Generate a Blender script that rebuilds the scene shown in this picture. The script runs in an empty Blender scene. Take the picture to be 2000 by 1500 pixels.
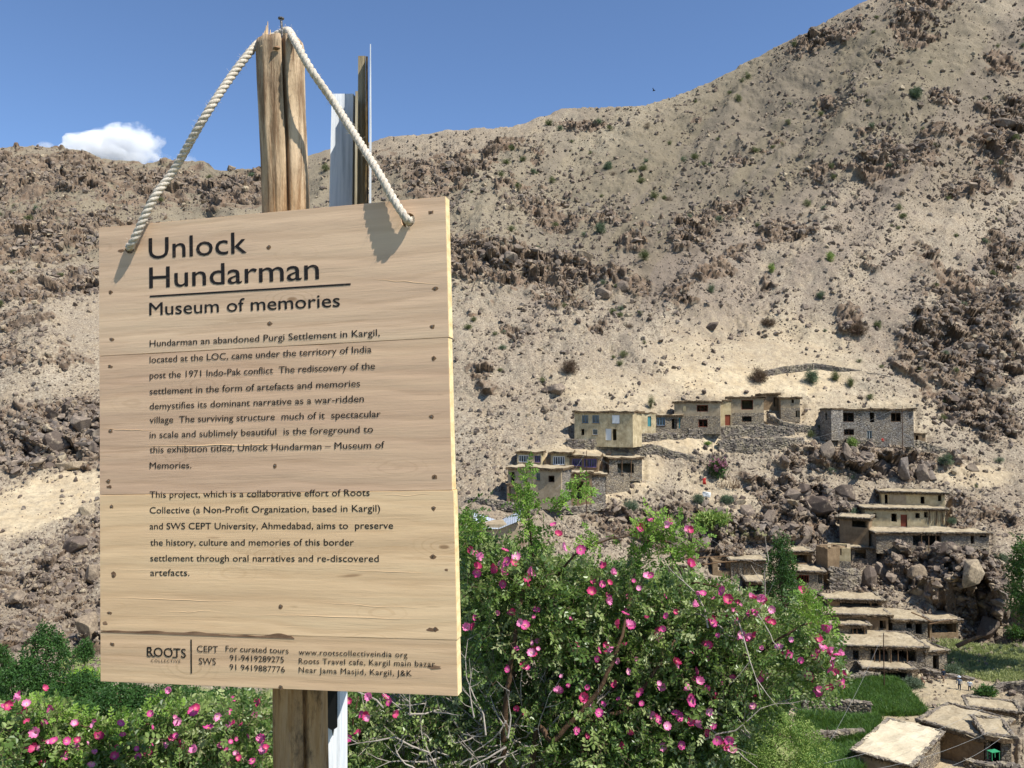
import bpy, bmesh, math, random
import numpy as np
from mathutils import Vector, Matrix, Quaternion, Euler
from mathutils import noise as mnoise
rad = math.radians
S = bpy.context.scene
COL = S.collection
rng = np.random.default_rng(7)
random.seed(11)

# ------------------------------------------------------------------ camera, sky, sun
PITCH = math.atan(50 / 1600)
EYE = Vector((0, 0, 1.6))
cam = bpy.data.objects.new('camera', bpy.data.cameras.new('camera'))
COL.objects.link(cam)
cam.location = EYE
cam.rotation_euler = (math.pi / 2 + PITCH, 0, 0)
cam.data.sensor_width = 36
cam.data.lens = 28.8
cam.data.clip_start = 0.05
cam.data.clip_end = 20000
S.camera = cam

SUN = Vector((0.46, -0.34, 0.82)).normalized()
W = bpy.data.worlds.new('World')
S.world = W
W.use_nodes = True
_n = W.node_tree.nodes
_l = W.node_tree.links
_bg = _n['Background']
_sky = _n.new('ShaderNodeTexSky')
_sky.sky_type = 'NISHITA'
_sky.sun_disc = False
_sky.sun_elevation = math.asin(SUN.z)
_sky.sun_rotation = math.atan2(SUN.x, SUN.y)
_sky.altitude = 2700
_sky.air_density = 1.0
_sky.dust_density = 0.3
_sky.ozone_density = 5.0
_l.new(_sky.outputs[0], _bg.inputs[0])
_bg.inputs[1].default_value = 0.13
sun = bpy.data.objects.new('sun', bpy.data.lights.new('sun', 'SUN'))
COL.objects.link(sun)
sun.data.energy = 5.0
sun.data.angle = rad(0.53)
sun.data.color = (1.0, 0.965, 0.90)
sun.rotation_euler = SUN.to_track_quat('Z', 'Y').to_euler()
S.view_settings.view_transform = 'Standard'
S.view_settings.look = 'None'
S.view_settings.gamma = 1
S.view_settings.use_curve_mapping = False
S.view_settings.exposure = 0.5
S.cycles.max_bounces = 8
S.cycles.volume_bounces = 8
S.cycles.transparent_max_bounces = 12

# ------------------------------------------------------------------ points, tags, meshes
CP, SP = math.cos(PITCH), math.sin(PITCH)
def P(px, py, Y):
    """world point seen at photo pixel (px, py) whose forward distance is Y"""
    x = (px - 1000) / 1600; y = (750 - py) / 1600
    dy = CP - y * SP; dz = SP + y * CP
    k = Y / dy
    return Vector((x * k, Y, 1.6 + dz * k))
def Pn(px, py, Y):
    x = (px - 1000) / 1600; y = (750 - py) / 1600
    dy = CP - y * SP; dz = SP + y * CP
    k = Y / dy
    return np.stack([x * k, Y + 0 * x, 1.6 + dz * k], -1)
def topix(p):
    d = Vector(p) - EYE
    z = d.y * CP + d.z * SP; y = -d.y * SP + d.z * CP
    return 1000 + 1600 * d.x / z, 750 - 1600 * y / z

def tag(o, label=None, cat=None, group=None, kind=None):
    if label: o['label'] = label
    if cat: o['category'] = cat
    if group: o['group'] = group
    if kind: o['kind'] = kind
    return o
def empty(name, loc=(0, 0, 0), rz=0, label=None, cat=None, group=None):
    o = bpy.data.objects.new(name, None)
    COL.objects.link(o)
    o.location = loc; o.rotation_euler = (0, 0, rz)
    o.empty_display_size = 0.1
    return tag(o, label, cat, group)
class MB:
    """collects verts and faces, builds ONE mesh object"""
    def __init__(s): s.v = []; s.f = []; s.m = []
    def add(s, v, f, mi=0):
        b = len(s.v)
        s.v += [tuple(p) for p in v]
        s.f += [tuple(i + b for i in q) for q in f]
        s.m += [mi] * len(f)
        return s
    def box(s, c, d, R=None, mi=0, jit=0.0):
        c = Vector(c); hx, hy, hz = d[0] / 2, d[1] / 2, d[2] / 2
        vs = []
        for x in (-1, 1):
            for y in (-1, 1):
                for z in (-1, 1):
                    q = Vector((x * hx, y * hy, z * hz))
                    if jit: q += Vector([(random.random() - .5) * jit * w for w in d])
                    if R is not None: q = R @ q
                    vs.append(c + q)
        return s.add(vs, [(0, 1, 3, 2), (4, 6, 7, 5), (0, 4, 5, 1), (2, 3, 7, 6), (0, 2, 6, 4), (1, 5, 7, 3)], mi)
    def bar(s, a, b, w, h=None, mi=0, n=4):
        a = Vector(a); b = Vector(b); h = h or w
        d = (b - a)
        q = d.to_track_quat('Z', 'Y').to_matrix()
        vs = []
        for e, wi in ((a, w), (b, h)):
            for k in range(n):
                t = 2 * math.pi * (k + .5) / n
                vs.append(e + q @ Vector((math.cos(t) * wi / 2 * 1.3, math.sin(t) * wi / 2 * 1.3, 0)))
        f = [(k, (k + 1) % n, n + (k + 1) % n, n + k) for k in range(n)]
        f += [tuple(range(n - 1, -1, -1)), tuple(range(n, 2 * n))]
        return s.add(vs, f, mi)
    def tube(s, pts, rr, n=6, mi=0, cap=True):
        pts = [Vector(p) for p in pts]
        if not hasattr(rr, '__len__'): rr = [rr] * len(pts)
        up = None; vs = []
        for i, p in enumerate(pts):
            t = (pts[min(i + 1, len(pts) - 1)] - pts[max(i - 1, 0)]).normalized()
            if up is None:
                up = t.orthogonal().normalized()
            up = (up - t * up.dot(t)).normalized()
            bi = t.cross(up)
            for k in range(n):
                a = 2 * math.pi * k / n
                vs.append(p + (up * math.cos(a) + bi * math.sin(a)) * rr[i])
        f = []
        for i in range(len(pts) - 1):
            for k in range(n):
                f.append((i * n + k, i * n + (k + 1) % n, (i + 1) * n + (k + 1) % n, (i + 1) * n + k))
        if cap:
            f.append(tuple(range(n - 1, -1, -1))); f.append(tuple((len(pts) - 1) * n + k for k in range(n)))
        return s.add(vs, f, mi)
    def mesh(s, name):
        me = bpy.data.meshes.new(name)
        me.from_pydata([tuple(v) for v in s.v], [], s.f)
        if any(s.m): me.polygons.foreach_set('material_index', s.m)
        me.update()
        return me
    def build(s, name, mats, parent=None, smooth=False, loc=None):
        me = s.mesh(name)
        return link(name, me, mats, parent, smooth, loc)
def link(name, me, mats, parent=None, smooth=False, loc=None):
    if not isinstance(mats, (list, tuple)): mats = [mats]
    if not me.materials:
        for m in mats: me.materials.append(m)
    o = bpy.data.objects.new(name, me)
    COL.objects.link(o)
    if parent: o.parent = parent
    if loc is not None: o.location = loc
    if smooth:
        me.polygons.foreach_set('use_smooth', [True] * len(me.polygons))
    return o
def copy_tree(o, parent=None):
    c = o.copy(); COL.objects.link(c)
    if parent: c.parent = parent
    for ch in [x for x in o.children]:
        copy_tree(ch, c)
    return c
def np_mesh(name, V, F):
    """V (n,3), F (m,4) or (m,3) int"""
    me = bpy.data.meshes.new(name)
    k = F.shape[1]
    me.vertices.add(len(V)); me.vertices.foreach_set('co', V.astype(np.float32).ravel())
    me.loops.add(F.size); me.loops.foreach_set('vertex_index', F.astype(np.int32).ravel())
    me.polygons.add(len(F)); me.polygons.foreach_set('loop_start', np.arange(0, F.size, k, dtype=np.int32))
    me.polygons.foreach_set('loop_total', np.full(len(F), k, dtype=np.int32))
    me.update(calc_edges=True)
    return me

# ------------------------------------------------------------------ numpy noise
def hsh(ix, iy, iz, s):
    h = (ix.astype(np.int64) * 374761393 + iy.astype(np.int64) * 668265263 + iz.astype(np.int64) * 2147483647 + s * 1274126177) & 0xffffffff
    h = ((h ^ (h >> 13)) * 1274126177) & 0xffffffff
    h = ((h ^ (h >> 15)) * 2246822519) & 0xffffffff
    return ((h ^ (h >> 16)) & 0xffffff) / float(0xffffff)
def vn(p, s=0):
    i = np.floor(p); f = p - i; f = f * f * (3 - 2 * f)
    ix, iy, iz = [i[..., k].astype(np.int64) for k in range(3)]
    r = 0
    for a in (0, 1):
        for b in (0, 1):
            for c in (0, 1):
                w = (f[..., 0] if a else 1 - f[..., 0]) * (f[..., 1] if b else 1 - f[..., 1]) * (f[..., 2] if c else 1 - f[..., 2])
                r = r + w * hsh(ix + a, iy + b, iz + c, s)
    return r
def fbm(p, s=0, o=4, g=.5):
    r = 0; a = 1; t = 0
    for k in range(o):
        r = r + a * vn(p, s + k * 17); t += a; a *= g; p = p * 2.03
    return r / t
def facet(p, s=0, tilt=.9):
    """blocky rock relief: each cell a plane of its own height and tilt"""
    i = np.floor(p).astype(np.int64)
    best = np.full(p.shape[:-1], 9.); hv = np.zeros(p.shape[:-1])
    for a in (-1, 0, 1):
        for b in (-1, 0, 1):
            for c in (-1, 0, 1):
                jx, jy, jz = i[..., 0] + a, i[..., 1] + b, i[..., 2] + c
                r1 = hsh(jx, jy, jz, s); r2 = hsh(jx, jy, jz, s + 1); r3 = hsh(jx, jy, jz, s + 2)
                dx = p[..., 0] - jx - r1; dy = p[..., 1] - jy - r2; dz = p[..., 2] - jz - r3
                d = dx * dx + dy * dy + dz * dz
                h = ((r1 * 7.3 + r2 * 3.1) % 1 - .5) + tilt * (((r1 * 13.7) % 1 - .5) * dx * 2 + ((r2 * 11.9) % 1 - .5) * dy * 2 + ((r3 * 17.3) % 1 - .5) * dz * 2)
                k = d < best
                best = np.where(k, d, best); hv = np.where(k, h, hv)
    return hv
def sstep(a, b, x):
    t = np.clip((x - a) / (b - a), 0, 1); return t * t * (3 - 2 * t)

# ------------------------------------------------------------------ materials
def C(h):
    h = h.lstrip('#')
    c = [int(h[i:i + 2], 16) / 255 for i in (0, 2, 4)]
    return tuple(x / 12.92 if x <= .04045 else ((x + .055) / 1.055) ** 2.4 for x in c) + (1,)
class Mat:
    def __init__(s, name, rough=.9, spec=.2):
        s.m = bpy.data.materials.new(name); s.m.use_nodes = True
        s.t = s.m.node_tree; s.b = s.t.nodes['Principled BSDF']
        s.b.inputs['Roughness'].default_value = rough
        s.b.inputs['Specular IOR Level'].default_value = spec
        s._tc = None
    def n(s, typ, **kw):
        n = s.t.nodes.new('ShaderNode' + typ)
        for k, v in kw.items():
            if k.startswith('i_'):
                n.inputs[k[2:].replace('_', ' ')].default_value = v
            else: setattr(n, k, v)
        return n
    def l(s, a, b): s.t.links.new(a, b)
    def co(s, scale=(1, 1, 1), rot=(0, 0, 0), which='Object'):
        if s._tc is None: s._tc = s.n('TexCoord')
        m = s.n('Mapping'); m.inputs['Scale'].default_value = scale; m.inputs['Rotation'].default_value = rot
        s.l(s._tc.outputs[which], m.inputs[0]); return m.outputs[0]
    def noise(s, scale, detail=4, rough=.6, co=None, dist=0):
        n = s.n('TexNoise'); n.inputs['Scale'].default_value = scale; n.inputs['Detail'].default_value = detail
        n.inputs['Roughness'].default_value = rough; n.inputs['Distortion'].default_value = dist
        s.l(co if co is not None else s.co(), n.inputs['Vector']); return n.outputs['Fac']
    def vor(s, scale, feature='F1', out='Distance', co=None, rnd=1):
        n = s.n('TexVoronoi'); n.feature = feature; n.inputs['Scale'].default_value = scale; n.inputs['Randomness'].default_value = rnd
        s.l(co if co is not None else s.co(), n.inputs['Vector']); return n.outputs[out]
    def ramp(s, fac, stops, interp='LINEAR'):
        r = s.n('ValToRGB'); r.color_ramp.interpolation = interp; e = r.color_ramp.elements
        while len(e) < len(stops): e.new(.5)
        for k, (p, c) in enumerate(stops):
            e[k].position = p; e[k].color = C(c) if isinstance(c, str) else ((c,) * 3 + (1,) if not hasattr(c, '__len__') else c)
        s.l(fac, r.inputs[0]); return r.outputs[0]
    def mix(s, fac, a, b, mode='MIX'):
        m = s.n('Mix'); m.data_type = 'RGBA'; m.blend_type = mode
        for v, k in ((fac, 0), (a, 6), (b, 7)):
            if isinstance(v, (int, float)): m.inputs[k].default_value = v
            elif isinstance(v, str): m.inputs[k].default_value = C(v)
            elif isinstance(v, tuple): m.inputs[k].default_value = v
            else: s.l(v, m.inputs[k])
        return m.outputs[2]
    def math(s, op, a, b=0.0, clamp=False):
        m = s.n('Math'); m.operation = op; m.use_clamp = clamp
        for v, k in ((a, 0), (b, 1)):
            if isinstance(v, (int, float)): m.inputs[k].default_value = v
            else: s.l(v, m.inputs[k])
        return m.outputs[0]
    def rnd(s): return s.n('ObjectInfo').outputs['Random']
    def attr(s, name, out='Fac'):
        a = s.n('Attribute'); a.attribute_name = name; return a.outputs[out]
    def col(s, c):
        if isinstance(c, str): s.b.inputs['Base Color'].default_value = C(c)
        elif isinstance(c, tuple): s.b.inputs['Base Color'].default_value = c
        else: s.l(c, s.b.inputs['Base Color'])
        return s
    def bump(s, h, dist=.02, strength=1, prev=None):
        b = s.n('Bump'); b.inputs['Distance'].default_value = dist; b.inputs['Strength'].default_value = strength
        s.l(h, b.inputs['Height'])
        if prev is not None: s.l(prev, b.inputs['Normal'])
        s.l(b.outputs[0], s.b.inputs['Normal']); return b.outputs[0]

def simple(name, c, rough=.8, spec=.2, var=.25, scale=3, bump=.01):
    m = Mat(name, rough, spec)
    f = m.noise(scale, 6, .65)
    k = C(c)[:3]
    lo = tuple(x * (1 - var) for x in k) + (1,); hi = tuple(min(1, x * (1 + var)) for x in k) + (1,)
    m.col(m.ramp(f, [(.3, lo), (.7, hi)]))
    if bump: m.bump(f, bump)
    return m.m
M = {}
# mountain ground: sandy scree, outcrops of purple brown rock (attribute rock), green turf (attribute green)
m = Mat('hill_ground', .95, .1)
a1 = m.noise(.05, 5); a2 = m.noise(.9, 8, .75); a3 = m.noise(5, 6, .8)
soil = m.ramp(a1, [(.3, '#857868'), (.5, '#948875'), (.7, '#a59985')])
soil = m.mix(m.ramp(m.noise(.16, 6, .7), [(.45, 0.0), (.62, .5)]), soil, '#a08d72')
soil = m.mix(m.ramp(a2, [(.44, 0.0), (.60, 1.0)]), soil, '#8c7f6d')
grit = m.vor(4.5, co=m.co(), out='Color')
gd = m.n('SeparateColor'); m.l(grit, gd.inputs[0])
soil = m.mix(m.ramp(gd.outputs[0], [(.70, 0.0), (.80, .6)]), soil, '#665a50')
soil = m.mix(m.ramp(gd.outputs[1], [(.86, 0.0), (.92, .45)]), soil, '#c2b59e')
soil = m.mix(m.math('MULTIPLY', m.attr('calm'), m.ramp(a2, [(.4, .9), (.62, .35)])), soil, m.ramp(m.noise(.3, 5, .65), [(.35, '#b8a381'), (.6, '#cbb998')]))
soil = m.mix(m.math('MULTIPLY', m.attr('dark'), m.ramp(m.noise(1.6, 7, .8), [(.32, .45), (.52, .95)])), soil, '#736757')
soil = m.mix(m.math('MULTIPLY', m.attr('scree'), m.ramp(m.noise(2.4, 6, .8), [(.38, .1), (.56, .7)])), soil, '#75695f')
soil = m.mix(m.math('MULTIPLY', m.attr('scrub'), m.ramp(a3, [(.45, 0.0), (.60, .8)])), soil, '#6b6c50')
rk = m.ramp(m.noise(.35, 8, .7), [(.28, '#57493c'), (.42, '#736352'), (.55, '#8d7a66'), (.72, '#ab977b')])
rk = m.mix(m.ramp(m.noise(.7, 5, .6), [(.5, 0.0), (.66, .5)]), rk, '#75695f')
rk = m.mix(m.ramp(m.noise(.25, 5, .6), [(.54, 0.0), (.66, .45)]), rk, '#8a6d55')
rk = m.mix(m.ramp(m.noise(3.2, 8, .8), [(.4, .6), (.58, 0.0)]), rk, '#51463f')
# dust and grit lie on the flat tops of the rocks
ge = m.n('NewGeometry'); sn = m.n('SeparateXYZ'); m.l(ge.outputs['Normal'], sn.inputs[0])
dust = m.ramp(m.math('ADD', sn.outputs[2], m.math('MULTIPLY', m.math('SUBTRACT', a2, .5), .8)), [(.74, 0.0), (.9, .75)])
rk = m.mix(dust, rk, soil)
rf = m.math('ADD', m.attr('rock'), m.math('MULTIPLY', m.math('SUBTRACT', m.noise(.8, 7, .75), .5), 1.5))
rf = m.ramp(rf, [(.38, 0.0), (.52, 1.0)])
c = m.mix(rf, soil, rk)
c = m.mix(m.ramp(m.math('ADD', m.attr('green'), m.math('MULTIPLY', m.math('SUBTRACT', a3, .5), .9)), [(.45, 0.0), (.6, 1.0)]), c, m.ramp(a2, [(.35, '#4e5f2c'), (.65, '#98a066')]))
m.col(c)
b0 = m.bump(m.noise(1.6, 10, .75), .35, .8)
m.bump(a3, .08, .7, b0)
M['hill'] = m.m
m = Mat('rock', .9, .15)
r = m.rnd()
c = m.ramp(r, [(0, '#5c5047'), (.3, '#776a5e'), (.55, '#908171'), (.8, '#726a63'), (.92, '#9c8a72'), (1, '#b9aa8e')])
c = m.mix(m.ramp(m.noise(3, 7, .75), [(.4, .6), (.6, 0.0)]), c, '#4a413a')
c = m.mix(m.ramp(m.noise(1.1, 4), [(.56, 0.0), (.66, .55)]), c, '#b09f86')
m.col(c); m.bump(m.noise(5, 8, .75), .08)
M['rock'] = m.m
def stone_wall(name, cols, scale=3.0, mortar='#5a4f42', dist=.06):
    m = Mat(name, .95, .1)
    co = m.co((1, 1, 1.9))
    d = m.n('Mix'); d.data_type = 'VECTOR'; d.inputs[0].default_value = .06
    nz = m.n('TexNoise'); nz.inputs['Scale'].default_value = 2.5; m.l(co, nz.inputs['Vector'])
    m.l(co, d.inputs[4]); m.l(nz.outputs['Color'], d.inputs[5]); cc = d.outputs[1]
    v = m.vor(scale, out='Color', co=cc); e = m.vor(scale, 'DISTANCE_TO_EDGE', co=cc)
    sp = m.n('SeparateColor'); m.l(v, sp.inputs[0])
    c = m.ramp(sp.outputs[0], [(i / (len(cols) - 1), k) for i, k in enumerate(cols)])
    c = m.mix(m.ramp(m.noise(.5, 4), [(.4, 0.0), (.65, .5)]), c, '#9a8b72')
    c = m.mix(m.ramp(e, [(.02, 1.0), (.09, 0.0)]), c, mortar)
    m.col(c); b = m.bump(m.ramp(e, [(0, 0.0), (.16, 1.0)]), dist)
    m.bump(m.noise(14, 5), .02, 1, b)
    return m.m
M['stonewall'] = stone_wall('field_stone_masonry', ['#7c7469', '#9a8f7e', '#6b6763', '#ab9d85', '#857a6c'])
M['greystone'] = stone_wall('grey_stone_masonry', ['#77746f', '#96918a', '#68645f', '#a29a8d', '#807a74'], 2.6)
def mud(name, c1, c2, c3, stain=.5):
    m = Mat(name, .95, .1)
    c = m.ramp(m.noise(.9, 7, .7), [(.3, c1), (.55, c2), (.75, c3)])
    c = m.mix(m.ramp(m.noise(2.2, 6, .7, m.co((1.5, 1.5, .35))), [(.52, 0.0), (.66, stain)]), c, c1)
    c = m.mix(m.ramp(m.vor(1.2, 'DISTANCE_TO_EDGE', co=m.co((1, 1, 1))), [(0, .35), (.03, 0.0)]), c, c1)
    m.col(c); m.bump(m.noise(6, 7, .7), .05)
    return m.m
M['cream'] = mud('cream_mud_plaster', '#8a7a5e', '#bfae8a', '#d6c9a8', .9)
M['mud'] = mud('grey_mud_plaster', '#83745c', '#a3937a', '#b3a48a')
M['buff'] = mud('buff_mud_plaster', '#9a8866', '#bcab86', '#cfc09c')
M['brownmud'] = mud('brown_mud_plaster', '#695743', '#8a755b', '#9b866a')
m = Mat('packed_mud_roof', .95, .1)
c = m.ramp(m.noise(.6, 6, .7), [(.3, '#8d7e67'), (.52, '#a89a80'), (.75, '#b9ac94')])
c = m.mix(m.ramp(m.noise(3.5, 7, .8), [(.48, 0.0), (.64, .7)]), c, '#77684f')
m.col(c); m.bump(m.noise(4, 6, .7), .05)
M['roofmud'] = m.m
m = Mat('dry_brushwood', .95, .1)
c = m.ramp(m.noise(6, 5, .8), [(.3, '#33291f'), (.5, '#5f4f3c'), (.7, '#94826a')])
m.col(c); m.bump(m.noise(14, 4), .04)
M['brush'] = m.m
m = Mat('pale_mud_roof', .95, .1)
c = m.ramp(m.noise(.5, 6, .7), [(.3, '#b3a58a'), (.55, '#c8bba0'), (.75, '#d6cab2')])
c = m.mix(m.ramp(m.noise(2.5, 7, .8, m.co((.4, 1, 1))), [(.54, 0.0), (.66, .6)]), c, '#8b7c63')
m.col(c); m.bump(m.noise(3, 7, .7), .08)
M['paleroof'] = m.m
M['beam'] = simple('weathered_beam', '#6b543d', .85, .2, .4, 8)
M['redwood'] = simple('red_brown_wood', '#7a3f2c', .8, .2, .3, 8)
M['brownwood'] = simple('dark_brown_wood', '#4d382b', .8, .2, .3, 8)
M['purple'] = simple('purple_paint', '#5c4a86', .6, .3, .15, 8)
M['teal'] = simple('teal_paint', '#3f7d80', .6, .3, .2, 8)
M['bluepaint'] = simple('blue_paint', '#5a7891', .6, .3, .2, 8)
M['whitepaint'] = simple('white_paint', '#d5d6d2', .55, .3, .1, 8)
m = Mat('window_glass', .15, .5); m.col(m.ramp(m.noise(.7, 3), [(.4, '#2d3336'), (.6, '#525c60')])); M['glass'] = m.m
m = Mat('sheet_metal', .38, .5); m.b.inputs['Metallic'].default_value = .35
m.col(m.ramp(m.noise(1.3, 4), [(.35, '#b9c6d6'), (.65, '#d6dfe8')])); M['metal'] = m.m
# ------------------------------------------------------------------ hillside
ANCH = [  # photo x, photo y, forward distance in metres
 (1900,1560,66),(1900,1450,76),(1900,1300,100),(1900,1250,106),(1920,1100,114),(1900,900,140),(1900,700,165),(1900,400,218),(1900,100,275),(1900,-150,325),
 (1750,1560,64),(1700,1480,75),(1700,1400,84),(1700,1330,96),(1700,1270,102),(1700,1200,109),(1720,1100,119),(1700,950,133),(1700,870,141),(1700,780,151),(1700,700,161),(1700,400,212),(1700,100,272),(1700,-20,300),
 (1550,1500,72),(1550,1400,84),(1550,1330,95),(1550,1200,107),(1550,1080,119),(1550,980,129),(1550,870,139),(1500,700,162),(1500,500,200),(1500,250,260),(1500,90,300),
 (1350,1500,66),(1350,1300,92),(1350,1100,116),(1350,950,130),(1350,850,138),(1350,700,160),(1350,450,212),(1350,160,300),
 (1150,1500,62),(1150,1300,86),(1150,1060,114),(1150,985,121),(1150,870,132),(1150,700,157),(1150,500,200),(1150,300,262),(1150,200,292),
 (900,1500,60),(900,1300,82),(930,1030,112),(900,900,128),(900,700,156),(900,450,215),(900,250,285),
 (600,1500,58),(600,1300,80),(600,900,134),(600,600,190),(600,300,300),
 (350,1500,56),(350,1300,78),(350,900,138),(350,600,198),(350,310,310),
 (100,1500,54),(100,1350,68),(100,1250,86),(100,1100,108),(100,1000,122),(100,930,134),(100,800,150),(100,600,190),(100,450,245),(100,288,320),
 (-200,1500,52),(-200,1200,88),(-200,900,136),(-200,600,196),(-200,260,330),(-600,1500,50),(-600,900,134),(-600,250,330),
 (2200,1500,68),(2200,1200,106),(2200,900,142),(2200,500,200),(2200,100,280),(2200,-300,340),(2600,1500,68),(2600,900,142),(2600,200,260),(2600,-500,350)]
_A = np.array(ANCH, float)
_ax = _A[:, :2] / 400.0
def _tps(d2): return np.where(d2 > 0, .5 * d2 * np.log(np.maximum(d2, 1e-12)), 0)
_d2 = ((_ax[:, None] - _ax[None]) ** 2).sum(-1)
_n_ = len(_A)
_Pm = np.hstack([np.ones((_n_, 1)), _ax])
_L = np.zeros((_n_ + 3, _n_ + 3)); _L[:_n_, :_n_] = _tps(_d2) + np.eye(_n_) * .004; _L[:_n_, _n_:] = _Pm; _L[_n_:, :_n_] = _Pm.T
_w = np.linalg.solve(_L, np.concatenate([np.log(_A[:, 2]), np.zeros(3)]))
# coarse table then bilinear
_gx = np.arange(-700, 2761, 20.0); _gy = np.arange(-620, 1661, 20.0)
_GX, _GY = np.meshgrid(_gx, _gy)
_q = np.stack([_GX.ravel(), _GY.ravel()], -1) / 400
_T = _w[_n_] + _q @ _w[_n_ + 1:]
for k in range(_n_):
    _T += _w[k] * _tps(((_q - _ax[k]) ** 2).sum(-1))
_T = _T.reshape(_GX.shape)
def YD(px, py):
    """forward distance of the undisturbed hillside under pixel (px, py)"""
    x = np.clip((np.asarray(px, float) - _gx[0]) / 20, 0, len(_gx) - 1.001); y = np.clip((np.asarray(py, float) - _gy[0]) / 20, 0, len(_gy) - 1.001)
    i = x.astype(int); j = y.astype(int); fx = x - i; fy = y - j
    return np.exp(_T[j, i] * (1 - fx) * (1 - fy) + _T[j, i + 1] * fx * (1 - fy) + _T[j + 1, i] * (1 - fx) * fy + _T[j + 1, i + 1] * fx * fy)
def G(px, py): return P(px, py, float(YD(px, py)))
RIDGE = np.array([(-700,240),(-300,255),(0,288),(60,285),(120,288),(170,296),(200,310),(300,318),(340,311),(400,315),(420,332),(500,332),(600,305),(640,292),(700,285),(760,268),(800,266),(880,254),(1000,247),(1050,230),(1100,212),(1200,208),(1260,206),(1300,195),(1350,176),(1400,155),(1450,126),(1500,100),(1540,78),(1580,62),(1640,26),(1700,-4),(1800,-66),(2000,-190),(2300,-370),(2700,-560)], float)
def ridge(px): return np.interp(px, RIDGE[:, 0], RIDGE[:, 1])
# outcrops of bare rock: cx, cy, rx, ry, degrees, strength
CRAGS = [(1040,530,170,42,3,1.3),(910,520,60,60,0,1.1),(870,345,100,50,-15,1.0),(760,330,60,40,0,.8),(1130,246,70,14,0,.9),(1060,400,110,50,20,.75),(1100,600,140,30,0,.6),
 (1590,82,62,24,-28,1.1),(1790,40,60,66,20,.9),(1660,60,50,22,-30,.8),(1345,475,60,34,-20,1.0),(1540,465,95,38,8,.95),(1430,520,80,30,-30,.8),(1330,590,70,45,-40,.7),(1620,210,40,26,0,.8),
 (1500,290,70,25,-30,.6),(1760,310,110,46,-12,.9),(1960,260,60,110,0,.9),(1960,130,60,40,0,.7),(1960,480,60,60,20,.9),(1860,640,110,110,35,.95),(1830,690,70,60,0,1.3),(1940,700,90,70,0,1.2),(1900,800,110,60,20,1.0),
 (1700,400,60,26,0,.5),(1660,625,30,30,0,1.0),(1800,500,70,30,20,.6),(1960,600,60,60,0,.9),(1960,850,60,25,0,.4),
 (1700,900,200,36,4,1.35),(1560,905,90,28,10,.9),(1600,985,170,46,15,1.3),(1500,1040,160,45,10,1.1),(1340,1040,170,56,6,1.1),(1210,1010,90,40,0,.8),(1450,930,90,26,0,.6),
 (1400,900,70,22,10,.6),(1800,1110,110,56,25,1.5),(1900,1160,80,80,40,1.6),(1870,1010,90,40,0,.8),(1950,1010,60,40,0,.8),(1700,1130,40,40,0,1.0),(1640,1060,50,30,0,.8),
 (1180,1060,90,30,0,.7),(1000,620,90,30,0,.5),(1250,700,60,20,-30,.3),(1090,752,24,12,0,.9),(1000,1060,80,30,0,.5),(960,760,60,40,0,.35),
 (110,350,260,60,5,1.05),(330,365,150,50,0,1.0),(470,370,110,46,-12,1.15),(60,470,200,60,-8,1.0),(160,560,160,50,-20,.9),(30,600,110,70,0,.8),(340,450,150,30,0,.6),(520,500,200,80,0,.5),
 (140,700,120,36,-15,.65),(20,700,60,60,0,.7),(130,850,150,74,-8,1.4),(20,890,50,50,0,1.2),(120,1010,30,10,0,.4),(170,1060,90,50,-35,1.4),(110,1150,120,70,-25,1.0),(170,1230,80,60,0,1.3),(20,1150,60,60,0,.8),(30,1250,70,50,0,.9),
 (1180,430,60,30,10,.8),(1250,480,50,30,-20,.8),(1420,420,60,25,-20,.8),(1480,570,60,26,-25,.75),(1000,650,60,22,0,.7),(940,710,40,28,0,.65),(1240,570,44,25,0,.75),(1690,520,50,22,10,.7),(1600,350,60,24,-20,.75),(1440,330,44,20,-30,.7),(1890,380,70,30,10,.8),(1830,200,50,20,10,.7),(970,290,60,20,-8,.8),(1040,300,40,20,0,.7),(1360,240,30,14,-20,.6),(1700,250,40,18,-30,.7),(1170,640,36,18,-30,.7),
 (1950,1330,60,24,20,.4),(1900,1230,60,12,20,.6)]
def crag(px, py):
    r = np.zeros_like(px)
    for cx, cy, rx, ry, a, s in CRAGS:
        t = rad(a); dx = px - cx; dy = py - cy
        u = (dx * math.cos(t) + dy * math.sin(t)) / rx; v = (-dx * math.sin(t) + dy * math.cos(t)) / ry
        r = np.maximum(r, s * np.exp(-(u * u + v * v) * .9))
    return r
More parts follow.
